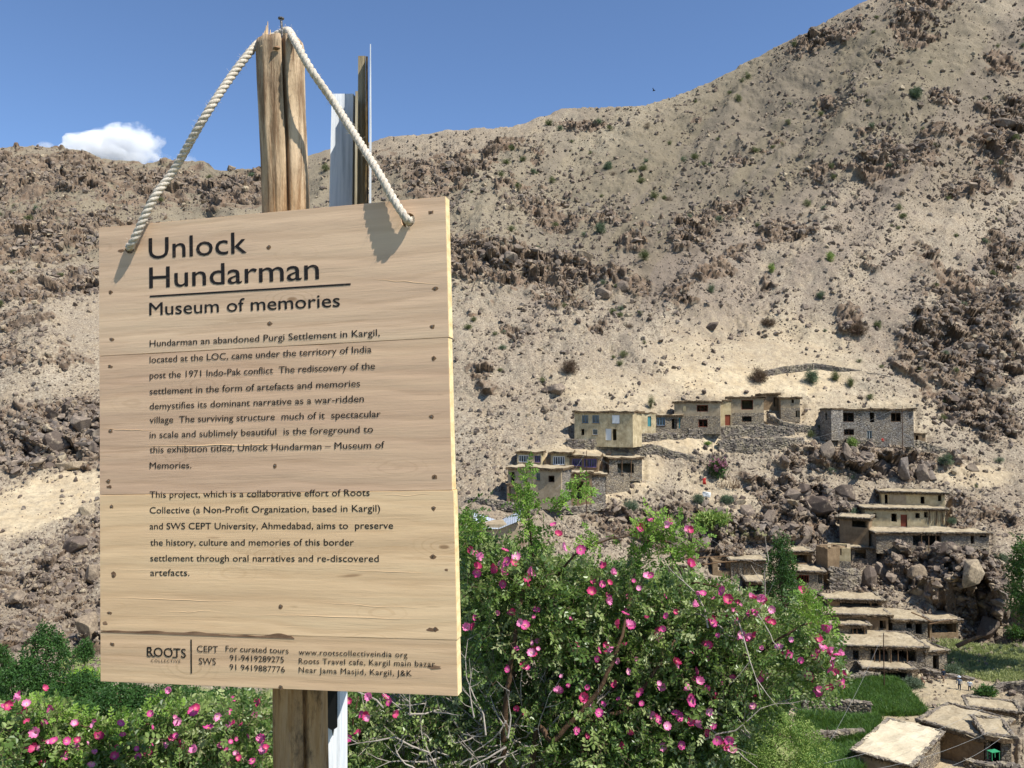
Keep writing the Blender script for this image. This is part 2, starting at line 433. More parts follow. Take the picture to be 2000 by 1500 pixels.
HRECT = [(1120, 806, 1238, 867), (1236, 808, 1283, 849), (1279, 812, 1332, 841), (1315, 786, 1409, 841), (1403, 784, 1430, 836), (1423, 777, 1494, 834), (1490, 771, 1522, 798), (1523, 778, 1565, 818), (1620, 801, 1787, 867), (1600, 800, 1626, 854), (1784, 849, 1810, 871), (990, 915, 1098, 988), (1154, 929, 1185, 979), (1096, 925, 1158, 981), (1008, 884, 1060, 915), (1074, 885, 1114, 916), (1110, 892, 1170, 924), (1188, 896, 1256, 933), (1182, 928, 1232, 961), (988, 946, 1011, 984), (1720, 962, 1848, 1001), (1688, 994, 1848, 1037), (1638, 1012, 1699, 1069), (1658, 1040, 1708, 1069), (1662, 1071, 1714, 1095), (1710, 1042, 1934, 1073), (1898, 1070, 1934, 1085), (1615, 1068, 1664, 1131), (1592, 1064, 1619, 1131), (1543, 1079, 1588, 1107), (1546, 1117, 1610, 1146), (1426, 1096, 1498, 1125), (1390, 1094, 1430, 1119), (1298, 1108, 1348, 1125), (1460, 1138, 1514, 1165), (1614, 1172, 1724, 1193), (1610, 1201, 1737, 1231), (1742, 1212, 1814, 1249), (1610, 1221, 1696, 1251), (1560, 1219, 1598, 1243), (1562, 1182, 1586, 1209), (1616, 1262, 1808, 1303), (1688, 1306, 1784, 1329), (1814, 1214, 1874, 1243), (1806, 1276, 1852, 1315), (1670, 1470, 1778, 1538), (1798, 1412, 1924, 1495), (1924, 1442, 1978, 1503), (1894, 1384, 1992, 1409), (1868, 1395, 1990, 1410)]
# worn smooth places: terraces, fields, the bright scree, paths
CALM = [(1480,720,200,60,0,.9),(1200,760,130,60,20,.6),(1330,870,150,18,0,.9),(1640,820,200,60,0,.5),(1150,920,150,60,0,.9),(1680,1380,140,80,0,1.),(1850,1350,130,50,10,.9),(1900,1290,120,40,5,.8),(80,985,150,40,-18,1.),(180,640,60,70,-45,.8),
 (1400,960,90,30,20,.5),(1800,1460,150,70,0,1.),(1680,1250,120,60,0,.7),(1900,930,80,22,0,.7),(1720,480,180,90,0,.3),(1640,570,130,60,0,.3)]
def blobs(L, px, py, p=1.0):
    r = np.zeros_like(px)
    for cx, cy, rx, ry, a, s in L:
        t = rad(a); dx = px - cx; dy = py - cy
        u = (dx * math.cos(t) + dy * math.sin(t)) / rx; v = (-dx * math.sin(t) + dy * math.cos(t)) / ry
        r = np.maximum(r, s * sstep(1.25, .7, np.sqrt(u * u + v * v)))
    return r
def axis(parts):
    out = [parts[0][0]]
    for a, b, st in parts:
        k = max(1, int(round((b - a) / st))); out += list(a + (b - a) * (np.arange(1, k + 1) / k))
    return np.array(out)
XS = axis([(-620,-60,28),(-60,200,2.6),(200,880,5.5),(880,2030,2.3),(2030,2200,8),(2200,2660,26)])
NR = 590
tt = np.linspace(0, 1, NR) ** 1.06
PXg, Tg = np.meshgrid(XS, tt)
RY = ridge(PXg)
PYg = RY + (1600 - RY) * Tg
YY = YD(PXg, PYg)
BASE = Pn(PXg, PYg, YY)
du = np.gradient(BASE, axis=1); dv = np.gradient(BASE, axis=0)
NRM = np.cross(du, dv); NRM /= np.linalg.norm(NRM, axis=-1, keepdims=True)
NRM *= np.where((NRM * (np.array([0, 0, 1.6]) - BASE)).sum(-1, keepdims=True) < 0, -1, 1)
big = fbm(BASE / 14., 3, 4)
rockn = fbm(BASE / np.array([5., 5., 4.]), 9, 5, .6)
cr = crag(PXg, PYg)
calm = blobs(CALM, PXg, PYg)
upper = sstep(700, 300, PYg) * sstep(1000, 1150, PXg)
cren = (rockn - .5)
spots = fbm(BASE / np.array([9., 9., 7.]), 19, 5, .65)
MASK = sstep(.40, .58, cr * (.55 + 1.5 * (rockn - .33)) + (spots - .48) * 1.15 * (1 - calm))
MASK *= (1 - calm * .96)
# strata run down to the left on the left hill
ca, sa = math.cos(rad(-28)), math.sin(rad(-28))
Q = np.stack([BASE[..., 0] * ca + BASE[..., 2] * sa, BASE[..., 1], -BASE[..., 0] * sa + BASE[..., 2] * ca], -1)
lefty = sstep(900, 600, PXg)[..., None]
B2 = BASE * (1 - lefty) + (Q * np.array([.5, .8, 1.5])) * lefty
COLUMN = blobs([(1010, 540, 170, 50, 3, 1)], PXg, PYg)[..., None]
B2 = B2 * (1 - COLUMN) + (BASE * np.array([1.4, 1.0, .6])) * COLUMN
wob = np.stack([fbm(BASE / 1.3, 31, 3), fbm(BASE / 1.3, 41, 3), fbm(BASE / 1.3, 51, 3)], -1) * .25
B2 = B2 + wob
ROCKD = MASK * (1 + .45 * sstep(.55, 1.1, cr)) * (.5 + .9 * (rockn - .4) + 2.0 * facet(B2 / 4.2, 5) + 1.05 * facet(B2 / 1.8, 12) + .42 * facet(B2 / .8, 23))
D = 0 * MASK
D += (big - .5) * 6.5 * (1 - calm) * sstep(0, .05, Tg) * sstep(860, 700, PYg + 0 * PXg) + (fbm(BASE / 4., 61, 4) - .5) * 1.5 * (1 - calm * .8)
gul = 1 - np.abs(2 * fbm(np.stack([PXg / 210 + (PYg - 300) / 420, PYg / 420, PXg * 0], -1), 44, 4, .55) - 1)
D += (gul - .62) * 6.0 * (1 - calm) * sstep(0, .05, Tg) * sstep(760, 560, PYg)
clod = sstep(.44, .6, fbm(BASE / 6., 91, 4))
D += (1 - MASK) * (1 - calm * .75) * (.12 + .5 * clod) * (.62 * facet(BASE / 1.5, 77) + .3 * facet(BASE / .7, 88))
D += (fbm(BASE / .5, 71, 2) - .5) * .14
CAVE = blobs([(1890, 1205, 60, 40, 35, 1), (1960, 1215, 50, 40, 0, .9)], PXg, PYg)
D -= CAVE * 3.0
CLIFFY = blobs([(1820, 1120, 120, 45, 25, 1), (1900, 1130, 70, 50, 40, 1)], PXg, PYg)
D += CLIFFY * 1.6
flat = blobs([(1680,1380,135,80,0,1.),(1780,1470,180,50,0,1.)], PXg, PYg)
D = D * (1 - flat) - flat * .5
ROCKD *= 1 - flat
# cuttings into the slope where the houses stand
HM = np.zeros_like(D)
for (x0, y0, x1, y1) in HRECT:
    dx = np.maximum(np.maximum(x0 - PXg, PXg - x1), 0); dy = np.maximum(np.maximum(y0 - PYg, PYg - y1), 0)
    HM = np.maximum(HM, sstep(12, 2, np.hypot(dx, dy)))
D = D * (1 - HM) - .55 * HM
ROCKD *= 1 - HM
MASK *= (1 - HM * .8)
# bare rock stands out of the slope level, as ledges and buttresses do, soil swells along the normal
LEV = np.array([0, 0, 1.6]) - BASE; LEV[..., 2] = 0; LEV /= np.linalg.norm(LEV, axis=-1, keepdims=True)
RD = NRM * .38 + LEV * .72
V = BASE + NRM * D[..., None] + RD * ROCKD[..., None]
# ridge top falls away behind
back = []
for k, (dy, dz) in enumerate([(4, -.6), (10, -3), (25, -10), (60, -30), (120, -70)]):
    b = V[0].copy(); b[:, 1] += dy; b[:, 0] *= (b[:, 1] / V[0, :, 1]); b[:, 2] += dz
    b[:, 2] += (fbm(b / 3., 90 + k, 3) - .5) * 1.2
    back.append(b)
VV = np.concatenate([np.array(back[::-1]), V], 0)
nb = len(back)
nr, nc = VV.shape[:2]
idx = np.arange(nr * nc).reshape(nr, nc)
F = np.stack([idx[:-1, :-1], idx[1:, :-1], idx[1:, 1:], idx[:-1, 1:]], -1).reshape(-1, 4)
me = np_mesh('hillside', VV.reshape(-1, 3), F)
def put_attr(me, name, a, padrows=nb):
    a = np.concatenate([np.repeat(a[:1], padrows, 0), a], 0).astype(np.float32).ravel()
    t = me.attributes.new(name, 'FLOAT', 'POINT'); t.data.foreach_set('value', a)
put_attr(me, 'rock', MASK)
put_attr(me, 'green', blobs([(1900,1290,120,36,8,.62),(1860,1340,70,20,0,.3),(1500,1480,80,60,0,.6),(160,1300,60,30,0,.7),(1450,1045,90,10,5,.5),(600,1450,900,110,0,.9),(1640,1470,60,50,0,.7)], PXg, PYg))
put_attr(me, 'dark', np.clip(blobs([(1500,270,480,150,-32,.95),(1300,330,220,90,-25,.8),(1150,400,260,120,0,.4),(300,400,700,130,0,.6),(1750,200,300,200,0,.65)], PXg, PYg) + blobs([(1320,500,50,180,35,.6)], PXg, PYg), 0, 1))
_th = rad(-52); _u = PXg * math.cos(_th) + PYg * math.sin(_th); _v = -PXg * math.sin(_th) + PYg * math.cos(_th)
streak = fbm(np.stack([_u / 210., _v / 26., _u * 0], -1), 8, 4, .55)
SCREE = sstep(.50, .60, streak) * (1 - calm) * sstep(760, 560, PYg) * sstep(900, 1100, PXg)
put_attr(me, 'scree', SCREE)
put_attr(me, 'calm', np.clip(calm * sstep(700, 760, PYg) + blobs([(1480,700,200,90,0,.6),(60,985,140,45,-18,1.)], PXg, PYg), 0, 1))
put_attr(me, 'scrub', blobs([(1350,300,700,170,-20,.55),(300,400,600,120,0,.5),(1100,1300,900,200,0,.3)], PXg, PYg))
hill = tag(link('hillside', me, M['hill']), 'bare rocky mountain slope behind the village', kind='structure')
def surf(px, py):
    """point and normal on the finished hillside under pixel (px, py)"""
    i = np.clip(np.searchsorted(XS, px), 0, len(XS) - 1)
    ry = ridge(px); t = np.clip((py - ry) / (1600 - ry), 0, 1) ** (1 / 1.06)
    j = np.clip(np.rint(t * (NR - 1)).astype(int), 0, NR - 1)
    return V[j, i], NRM[j, i]
def SF(px, py):
    a, b = surf(np.array([float(px)]), np.array([float(py)])); return Vector(a[0])

# near ground: the ledge the photographer stands on, falling into the valley
gx = np.linspace(-70, 75, 150); gy = np.concatenate([np.linspace(-12, 6, 40), np.linspace(6.6, 64, 80)])
NX, NY = np.meshgrid(gx, gy)
def ledge(Yv): return np.interp(Yv, [-12, 1.6, 2.3, 3.2, 5, 10, 20, 40, 52, 64], [0.3, 0, -.05, -.9, -2.8, -7, -15, -29.5, -33, -34])
NZ = ledge(NY) + (fbm(np.stack([NX / 3, NY / 3, NX * 0], -1), 4, 4) - .5) * .5 * sstep(1.5, 6, NY)
idx = np.arange(NX.size).reshape(NX.shape)
me = np_mesh('ground', np.stack([NX, NY, NZ], -1).reshape(-1, 3), np.stack([idx[:-1, :-1], idx[:-1, 1:], idx[1:, 1:], idx[1:, :-1]], -1).reshape(-1, 4))
for nm, v in (('rock', .1), ('scree', 0.0), ('calm', 0.0), ('green', .55), ('dark', .2), ('scrub', .5)):
    t = me.attributes.new(nm, 'FLOAT', 'POINT'); t.data.foreach_set('value', np.full(NX.size, v, np.float32))
tag(link('ground', me, M['hill'], smooth=True), kind='structure')

# ------------------------------------------------------------------ scattering
def lib(name, meshes, mats):
    c = bpy.data.collections.new(name)
    for i, me in enumerate(meshes):
        if not me.materials:
            for mt in (mats if isinstance(mats, list) else [mats]): me.materials.append(mt)
        c.objects.link(bpy.data.objects.new('%s.%03d' % (name, i), me))
    return c
_ng = {}
def scatter_group(col):
    if col.name in _ng: return _ng[col.name]
    g = bpy.data.node_groups.new('scatter_' + col.name, 'GeometryNodeTree')
    g.interface.new_socket('Geometry', in_out='INPUT', socket_type='NodeSocketGeometry')
    g.interface.new_socket('Geometry', in_out='OUTPUT', socket_type='NodeSocketGeometry')
    N = g.nodes; a = N.new('NodeGroupInput'); z = N.new('NodeGroupOutput')
    ci = N.new('GeometryNodeCollectionInfo'); ci.inputs['Collection'].default_value = col
    ci.inputs['Separate Children'].default_value = True; ci.inputs['Reset Children'].default_value = True
    ip = N.new('GeometryNodeInstanceOnPoints'); ip.inputs['Pick Instance'].default_value = True
    r = N.new('GeometryNodeInputNamedAttribute'); r.data_type = 'FLOAT_VECTOR'; r.inputs['Name'].default_value = 'rot'
    s = N.new('GeometryNodeInputNamedAttribute'); s.data_type = 'FLOAT_VECTOR'; s.inputs['Name'].default_value = 'scl'
    e2r = N.new('FunctionNodeEulerToRotation')
    L = g.links
    L.new(a.outputs[0], ip.inputs['Points']); L.new(ci.outputs[0], ip.inputs['Instance'])
    L.new(r.outputs['Attribute'], e2r.inputs[0]); L.new(e2r.outputs[0], ip.inputs['Rotation']); L.new(s.outputs['Attribute'], ip.inputs['Scale'])
    L.new(ip.outputs[0], z.inputs[0])
    _ng[col.name] = g
    return g
def scatter(name, pts, rots, scl, col, parent=None, loc=None):
    pts = np.asarray(pts, float); n = len(pts)
    scl = np.asarray(scl, float)
    if scl.ndim == 1: scl = np.repeat(scl[:, None], 3, 1)
    if loc is not None: pts = pts - np.array(loc)
    me = bpy.data.meshes.new(name)
    me.vertices.add(n); me.vertices.foreach_set('co', pts.astype(np.float32).ravel())
    for nm, a in (('rot', rots), ('scl', scl)):
        t = me.attributes.new(nm, 'FLOAT_VECTOR', 'POINT'); t.data.foreach_set('vector', np.asarray(a, np.float32).ravel())
    o = bpy.data.objects.new(name, me); COL.objects.link(o)
    if parent: o.parent = parent
    md = o.modifiers.new('scatter', 'NODES'); md.node_group = scatter_group(col)
    return o
def rrot(n): return rng.random((n, 3)) * 6.283
def rock_mesh(seed, n=14, flat=(1, 1, .7)):
    r = random.Random(seed); bm = bmesh.new()
    for _ in range(n):
        v = Vector((r.gauss(0, 1), r.gauss(0, 1), r.gauss(0, 1))).normalized() * r.uniform(.75, 1)
        bm.verts.new((v.x * flat[0] * .5, v.y * flat[1] * .5, v.z * flat[2] * .5))
    q = bmesh.ops.convex_hull(bm, input=bm.verts)
    bmesh.ops.delete(bm, geom=[e for e in set(q['geom_interior'] + q['geom_unused']) if isinstance(e, bmesh.types.BMVert)], context='VERTS')
    me = bpy.data.meshes.new('rock'); bm.to_mesh(me); bm.free(); return me
ROCKS = lib('rocks', [rock_mesh(i, 13 + i % 5, (1, random.uniform(.6, 1), random.uniform(.45, .8))) for i in range(12)], M['rock'])

# loose stones over the whole slope, denser in and below the crags
n = 230000
px = rng.uniform(-60, 2060, n); py = rng.uniform(-120, 1420, n)
ok = (py > ridge(px) + 2) & ~((px > 210) & (px < 870) & (py > 470))
px, py = px[ok], py[ok]
d = crag(px, py); cl = blobs(CALM, px, py)
pr = (.15 + .5 * np.clip(d, 0, 1) + .55 * sstep(.48, .6, fbm(np.stack([px / 60 + py / 80, py / 70, px * 0], -1), 5, 4))) * (1 - .85 * cl)
ok = rng.random(len(px)) < pr
px, py, d = px[ok], py[ok], d[ok]
pt, nm = surf(px, py)
sz = .16 + .22 * rng.random(len(px)) + (rng.random(len(px)) ** 10) * 1.3 + np.clip(d, 0, 1) * .4 * rng.random(len(px)) ** 2.5
sz *= np.clip(pt[:, 1] / 150, .7, 1.6)
st = scatter('loose_stones', pt + nm * (sz * .1)[:, None], rrot(len(px)), sz, ROCKS)
tag(st, 'loose stones and scree strewn over the bare slope', 'scree', kind='stuff')

# rubble and fallen walling between the lower houses
n = 9000
px = rng.uniform(1560, 1980, n); py = rng.uniform(1040, 1345, n)
ok = rng.random(n) < blobs([(1660,1130,100,60,10,1),(1740,1250,190,70,10,1),(1880,1240,70,40,30,.9),(1780,1080,150,20,0,1),(1580,1080,60,40,0,1)], px, py)
px, py = px[ok], py[ok]; pt, nm = surf(px, py); sz = .22 + .6 * rng.random(len(px)) ** 3
tag(scatter('rubble', pt + nm * (sz * .2)[:, None], rrot(len(px)), sz, ROCKS), 'rubble and fallen stones between the lower houses', 'rubble', kind='stuff')
# broken angular rock that makes up the crags themselves
n = 120000
px = rng.uniform(-60, 2060, n); py = rng.uniform(-100, 1300, n)
d = crag(px, py) * (1 - blobs(CALM, px, py)); hm = np.zeros(n, bool)
for (x0, y0, x1, y1) in HRECT: hm |= (px > x0 - 8) & (px < x1 + 8) & (py > y0 - 4) & (py < y1 + 12)
ok = (py > ridge(px) + 3) & ~((px > 205) & (px < 880) & (py > 460)) & ~hm & (d > .34) & (rng.random(n) < np.clip((d - .3) * 1.1, 0, .75)) & (fbm(np.stack([px / 34, py / 24, px * 0], -1), 15, 3) > .44)
px, py, d = px[ok], py[ok], d[ok]; pt, nm = surf(px, py)
sz = (.6 + 1.0 * rng.random(len(px)) ** 2 + 1.9 * rng.random(len(px)) ** 7) * np.clip(d, .5, 1.2) * np.clip(pt[:, 1] / 150, .7, 1.5)
rt = np.stack([rng.normal(0, .35, len(px)), rng.normal(0, .35, len(px)) + np.where(px < 700, .5, 0), rng.random(len(px)) * 6.28], -1)
cr_ = scatter('crag_rocks', pt - nm * (sz * .05)[:, None], rt, np.stack([sz * 1.2, sz, sz * (.8 + .5 * rng.random(len(px)))], -1), ROCKS)
tag(cr_, 'broken angular rock packed in the crags of the slope', 'rock debris', kind='stuff')

LAND = [('the cream house', 1180, 835), ('the second large mud house', 1360, 810), ('the third large mud house', 1458, 805), ('the big grey stone house', 1695, 830), ('the middle cluster of houses', 1110, 930), ('the open stone shed', 1222, 915),
 ('the tall hut on the crag', 1780, 995), ('the long byre', 1830, 1055), ('the roofless mud ruin', 1635, 1100), ('the leaning shed', 1670, 1040), ('the arched stone wall', 1600, 735), ('the pink flowering shrub', 1402, 900), ('the white cloth', 1377, 972),
 ('the dark overhang', 1890, 1200), ('the columnar crag', 1040, 530), ('the squared reddish block', 1140, 503), ('the lone dark boulder', 1395, 632), ('the jutting pale slab', 1960, 245), ('the skyline crag', 1590, 85), ('the topmost crag', 1790, 40), ('the pointed grey boulder', 1755, 300),
 ('the whitish boulder', 1762, 646), ('the bird', 1277, 190), ('the top right corner of the sign', 880, 400), ('the edge-on board', 730, 290), ('the wooden post', 555, 330), ('the left rope end', 300, 420), ('the white cloud', 200, 300), ('the left sandy chute', 80, 985), ('the top left corner of the sign', 180, 440), ('the left cliff', 100, 850), ('the tall grey slab by the sign', 170, 1220), ('the right sign edge', 905, 760), ('the flat-topped boulder', 1088, 752)]
def where(x, y):
    n, lx, ly = min(LAND, key=lambda q: (q[1] - x) ** 2 + ((q[2] - y) * 1.3) ** 2)
    dx, dy = x - lx, y - ly
    far = 'just ' if math.hypot(dx, dy) < 45 else 'well ' if math.hypot(dx, dy) > 150 else ''
    v = 'above' if dy < 0 else 'below'; h = 'to the left of' if dx < 0 else 'to the right of'
    return (far + (v if abs(dy) > abs(dx) * .8 else h) + ' ' + n)
# boulders that can be told apart
def boulder(px, py, w, h=None, label=None, group=None, tall=1.0, seed=0, rock='rock'):
    me = rock_mesh(500 + seed, 15, (1, .9, 1)); 
    p = SF(px, py); s = w * p.y / 1600; hh = (h or w * .7) * p.y / 1600
    me.transform(Matrix.Diagonal((s * 1.1, s * .95, hh * 1.3 * tall, 1)))
    bm = bmesh.new(); bm.from_mesh(me)
    bmesh.ops.bevel(bm, geom=list(bm.edges), offset=s * .02, segments=1, affect='EDGES')
    for v in bm.verts:
        v.co += Vector(mnoise.noise_vector(v.co * (2.2 / s) + Vector((seed, 0, 0)))) * s * .045
    bm.to_mesh(me); bm.free()
    o = link('boulder', me, M[rock]); o.location = p + Vector((0, 0, hh * .2)); o.rotation_euler = (0, 0, random.uniform(-.5, .5))
    return tag(o, label, 'boulder', group)
BL = [
 (1088,752,46,24,'long flat-topped boulder lying on the slope left above the white house'),
 (1063,757,16,14,'small boulder touching the left end of the long flat-topped boulder'),
 (1064,796,18,20,'pale upright boulder on the slope below the long flat-topped boulder'),
 (1140,503,40,34,'squared reddish brown block standing above the columnar crag'),
 (1178,570,42,26,'large grey angular boulder at the right foot of the columnar crag'),
 (1215,566,30,24,'rounded grey boulder right of the angular one by the columnar crag'),
 (1395,632,34,18,'dark lone boulder on the smooth pale scree above the mud houses'),
 (1742,698,18,14,'dark boulder on pale scree left of the big right-hand outcrop'),
 (1762,646,26,18,'whitish boulder at the upper left edge of the big right-hand outcrop'),
 (1960,245,50,24,'pale slab jutting from the outcrop at the right edge high up'),
 (1925,272,30,16,'smaller pale slab just below the jutting slab high on the right'),
 (1755,300,36,26,'grey pointed boulder in the rock cluster high on the right slope'),
 (1610,880,34,40,'tall brown block with a lit face in the crag below the grey stone house'),
 (1645,885,30,38,'tall reddish block second from the left in the crag below the grey stone house'),
 (1668,900,42,44,'widest block in the crag below the grey stone house'),
 (1720,905,40,40,'rounded dark block right of the widest one in the crag below the grey stone house'),
 (1765,915,36,46,'steep dark block under the right corner of the grey stone house'),
 (1800,925,30,40,'rightmost steep block of the crag below the grey stone house'),
 (1600,985,66,40,'large pale purple slab in the boulder field left of the tall hut'),
 (1650,960,46,36,'smooth lilac slab touching the large pale purple slab'),
 (1560,960,44,28,'tan slab leaning left of the large pale purple slab'),
 (1560,1040,52,50,'big tan boulder above the mud ruin with no roof'),
 (1580,1035,22,32,'round grey boulder just left of the leaning shed'),
 (1605,1030,24,32,'egg-shaped grey boulder touching the leaning shed'),
 (1500,1010,40,36,'grey boulder in the boulder field right of the rose tops'),
 (1460,990,34,30,'cracked brown boulder at the upper left of the boulder field'),
 (1250,1030,46,30,'brown angular boulder above the rose bush tops'),
 (1320,1060,60,30,'broad striped boulder just above the rose bush tops'),
 (1370,1050,46,34,'dark boulder behind the thin post above the rose bush'),
 (1695,1130,34,60,'tall smooth tan boulder beside the mud ruin'),
 (1890,1130,60,56,'big lilac rock on top of the dark overhang'),
 (1925,1190,50,56,'steep grey rock forming the right wall of the dark overhang'),
 (1850,1090,60,30,'brown ledge rock above the dark overhang'),
 (1720,1110,34,40,'narrow brown rock left in the cliff above the terraced huts'),
 (1790,1130,50,40,'tan knobbly rock in the middle of the cliff above the terraced huts'),
 (60,870,36,44,'orange-tan rock at the foot of the left cliff'),
 (110,860,60,50,'broad smooth grey cliff rock beside the orange-tan one on the left'),
 (160,830,50,40,'dark rock in the left cliff touching the sign edge'),
 (140,905,70,26,'long low rock above the green path strip on the left'),
 (165,990,40,30,'dark rock at the upper right of the left sandy chute'),
 (150,1065,60,40,'large brown rock below the left sandy chute'),
 (180,1110,40,44,'steep rock beside the sign edge below the sandy chute'),
 (170,1230,60,70,'tall grey slab behind the left treetops beside the sign'),
 (30,1170,40,26,'low brown rock at the left picture edge below the chute'),
 (450,320,18,16,'small dark rock knob on the ridge left of the wooden post'),
]
for i, (x, y, w, h, lb) in enumerate(BL):
    boulder(x, y + h * .35, w, h, lb, seed=i)
# more boulders packed in the crags: nothing tells one from the next within a crag
CL = [('boulders packed in the crag below the grey stone house', 'brown-grey boulder packed in the crag below the grey stone house', (1710, 905, 200, 34), 26, (18, 34)),
      ('boulders of the field left of the upper right hut', 'tan or grey boulder in the field between the roses and the upper right hut', (1520, 1010, 170, 60), 44, (14, 34)),
      ('boulders above the rose bush tops', 'dark boulder on the slope just above the rose bush tops', (1260, 1040, 110, 40), 20, (12, 28)),
      ('rocks in the cliff above the terraced huts', 'brown angular rock in the cliff above the terraced huts', (1820, 1120, 110, 60), 34, (16, 34)),
      ('rocks of the big right-hand outcrop', 'dark rock in the big outcrop on the right slope', (1880, 720, 110, 120), 44, (12, 30)),
      ('rocks in the left cliff', 'brown rock in the cliff on the left beside the sign', (110, 850, 90, 70), 18, (16, 34)),
      ('rocks below the left sandy chute', 'dark rock below the sandy chute on the left', (110, 1140, 90, 70), 18, (12, 28)),
      ('rocks in the clusters high on the right slope', 'grey rock in the cluster high on the right slope', (1760, 310, 120, 50), 26, (8, 20)),
      ('rocks at the right edge high up', 'rock in the outcrop high up at the right edge', (1960, 300, 50, 130), 16, (10, 24)),
      ('rocks around the middle crags', 'dark brown rock in the middle crags above the mud houses', (1450, 480, 180, 50), 30, (8, 22))]
CK = {q[0]: s for q, s in zip(CL, ('brown-grey boulder', 'tan grey boulder', 'dark boulder', 'brown angular rock', 'dark outcrop rock', 'brown cliff rock', 'dark rock', 'grey rock', 'outcrop rock', 'dark brown rock'))}
_pool = [rock_mesh(900 + i, 13 + i % 4, (1, .9, 1)) for i in range(14)]
for me in _pool:
    bm = bmesh.new(); bm.from_mesh(me)
    bmesh.ops.bevel(bm, geom=list(bm.edges), offset=.02, segments=1, affect='EDGES')
    for v in bm.verts: v.co += Vector(mnoise.noise_vector(v.co * 2.4)) * .045
    bm.to_mesh(me); bm.free(); me.materials.append(M['rock'])
for g, lb, (cx, cy, rx, ry), n, (a, b) in CL:
    for k in range(n):
        t = random.random() * 6.283; r = math.sqrt(random.random())
        x = cx + rx * r * math.cos(t); y = cy + ry * r * math.sin(t)
        w = a + (b - a) * random.random() ** 1.7
        p = SF(x, y); s = w * p.y / 1600
        o = bpy.data.objects.new('boulder', random.choice(_pool)); COL.objects.link(o)
        o.location = p; o.scale = (s * 1.15, s, s * random.uniform(.65, 1.1)); o.rotation_euler = (random.uniform(-.4, .4), random.uniform(-.4, .4), random.random() * 6.28)
        tag(o, ('small ' if w < 17 else 'large ' if w > 25 else '') + CK[g] + ' ' + where(x, y), 'boulder', g)

# ------------------------------------------------------------------ leaves
def leafmat(name, cols, trans=.35, rough=.55, spec=.3):
    m = Mat(name, rough, spec)
    r = m.rnd()
    c = m.ramp(r, [(i / (len(cols) - 1), k) for i, k in enumerate(cols)])
    c = m.mix(m.ramp(m.noise(9, 3), [(.4, .35), (.65, 0.0)]), c, cols[0])
    m.col(c)
    tr = m.n('BsdfTranslucent'); m.l(m.mix(.5, c, '#7f9a3a'), tr.inputs[0])
    mx = m.n('MixShader'); mx.inputs[0].default_value = trans
    out = m.t.nodes['Material Output']
    m.l(m.b.outputs[0], mx.inputs[1]); m.l(tr.outputs[0], mx.inputs[2]); m.l(mx.outputs[0], out.inputs[0])
    return m.m
M['roseleaf'] = leafmat('rose_leaf', ['#40592a', '#5d793a', '#7d964c', '#9fb166', '#c9cf98'], .45, .38, .5)
M['treeleaf'] = leafmat('tree_leaf', ['#25401d', '#335527', '#416630', '#547a3a'], .3)
M['paleleaf'] = leafmat('pale_leaf', ['#5b7a38', '#7a9447', '#96a858', '#adb96f'], .35)
M['lime'] = leafmat('lime_leaf', ['#6f9a2c', '#8db53a', '#a3c84a'], .4)
M['scrubleaf'] = leafmat('scrub_leaf', ['#434b2c', '#5a6238', '#717748', '#858560'], .2)
M['greyscrub'] = leafmat('grey_scrub_leaf', ['#4d5a45', '#64735b', '#7b8a70'], .2)
M['drybrown'] = leafmat('dry_twig_leaf', ['#4b3b30', '#6b5242', '#7f6a58'], .1)
M['grass'] = leafmat('barley_leaf', ['#28441c', '#375b24', '#4e752e', '#73913f'], .35)
M['bark'] = simple('bark', '#6a5a49', .9, .1, .35, 20)
M['deadtwig'] = simple('dead_twig', '#9d9387', .9, .1, .3, 20)
def quadleaf(mb, p, q, L, w, fold=.25, mi=0):
    # leaf: two halves folded along a midrib
    pts = [(0, 0, 0), (w * .5, L * .35, fold * w), (w * .38, L * .75, fold * w * .6), (0, L, -.05 * L), (-w * .38, L * .75, fold * w * .6), (-w * .5, L * .35, fold * w)]
    mb.add([p + q @ Vector(a) for a in pts], [(0, 1, 2, 3), (0, 3, 4, 5)], mi)
def clump(seed, n=9, size=1.0, L=.42, w=.2):
    r = random.Random(seed); mb = MB()
    for _ in range(n):
        d = Vector((r.gauss(0, 1), r.gauss(0, 1), r.gauss(0, 1))).normalized()
        p = d * r.uniform(.05, .5) * size
        q = (d + Vector((0, 0, r.uniform(-.6, .8)))).normalized().to_track_quat('Y', 'Z').to_matrix() @ Matrix.Rotation(r.uniform(-2, 2), 3, 'Y')
        quadleaf(mb, p, q, L * size * r.uniform(.7, 1.2), w * size * r.uniform(.7, 1.2))
    return mb.mesh('leaf_clump')
def clumps(name, mat, n=9, L=.42, w=.2, k=5): return lib(name, [clump(hash(name) % 1000 + i if 0 else i * 7 + len(name), n, 1, L, w) for i in range(k)], mat)
CLT = clumps('tree_clumps', M['treeleaf']); CLP = clumps('pale_clumps', M['paleleaf']); CLL = clumps('lime_clumps', M['lime'])
CLS = clumps('scrub_clumps', M['scrubleaf'], 16, .5, .09); CLG = clumps('grey_clumps', M['greyscrub'], 16, .5, .1); CLB = clumps('dry_clumps', M['drybrown'], 14, .55, .05)
def crown_pts(c, r, n, top=1.0, seed=0, hollow=.55):
    """points in a lumpy ellipsoid shell"""
    g = np.random.default_rng(seed)
    d = g.normal(size=(n * 3, 3)); d /= np.linalg.norm(d, axis=1, keepdims=True)
    lump = .70 + .6 * fbm(d * 1.9 + seed, seed, 3)
    rr = (hollow + (1 - hollow) * g.random(n * 3)) * lump
    p = d * rr[:, None]
    keep = fbm(p * 3.1 + seed * 2.3, seed + 5, 2) > .42
    p = p[keep][:n]
    return np.array(c) + p * np.array(r)
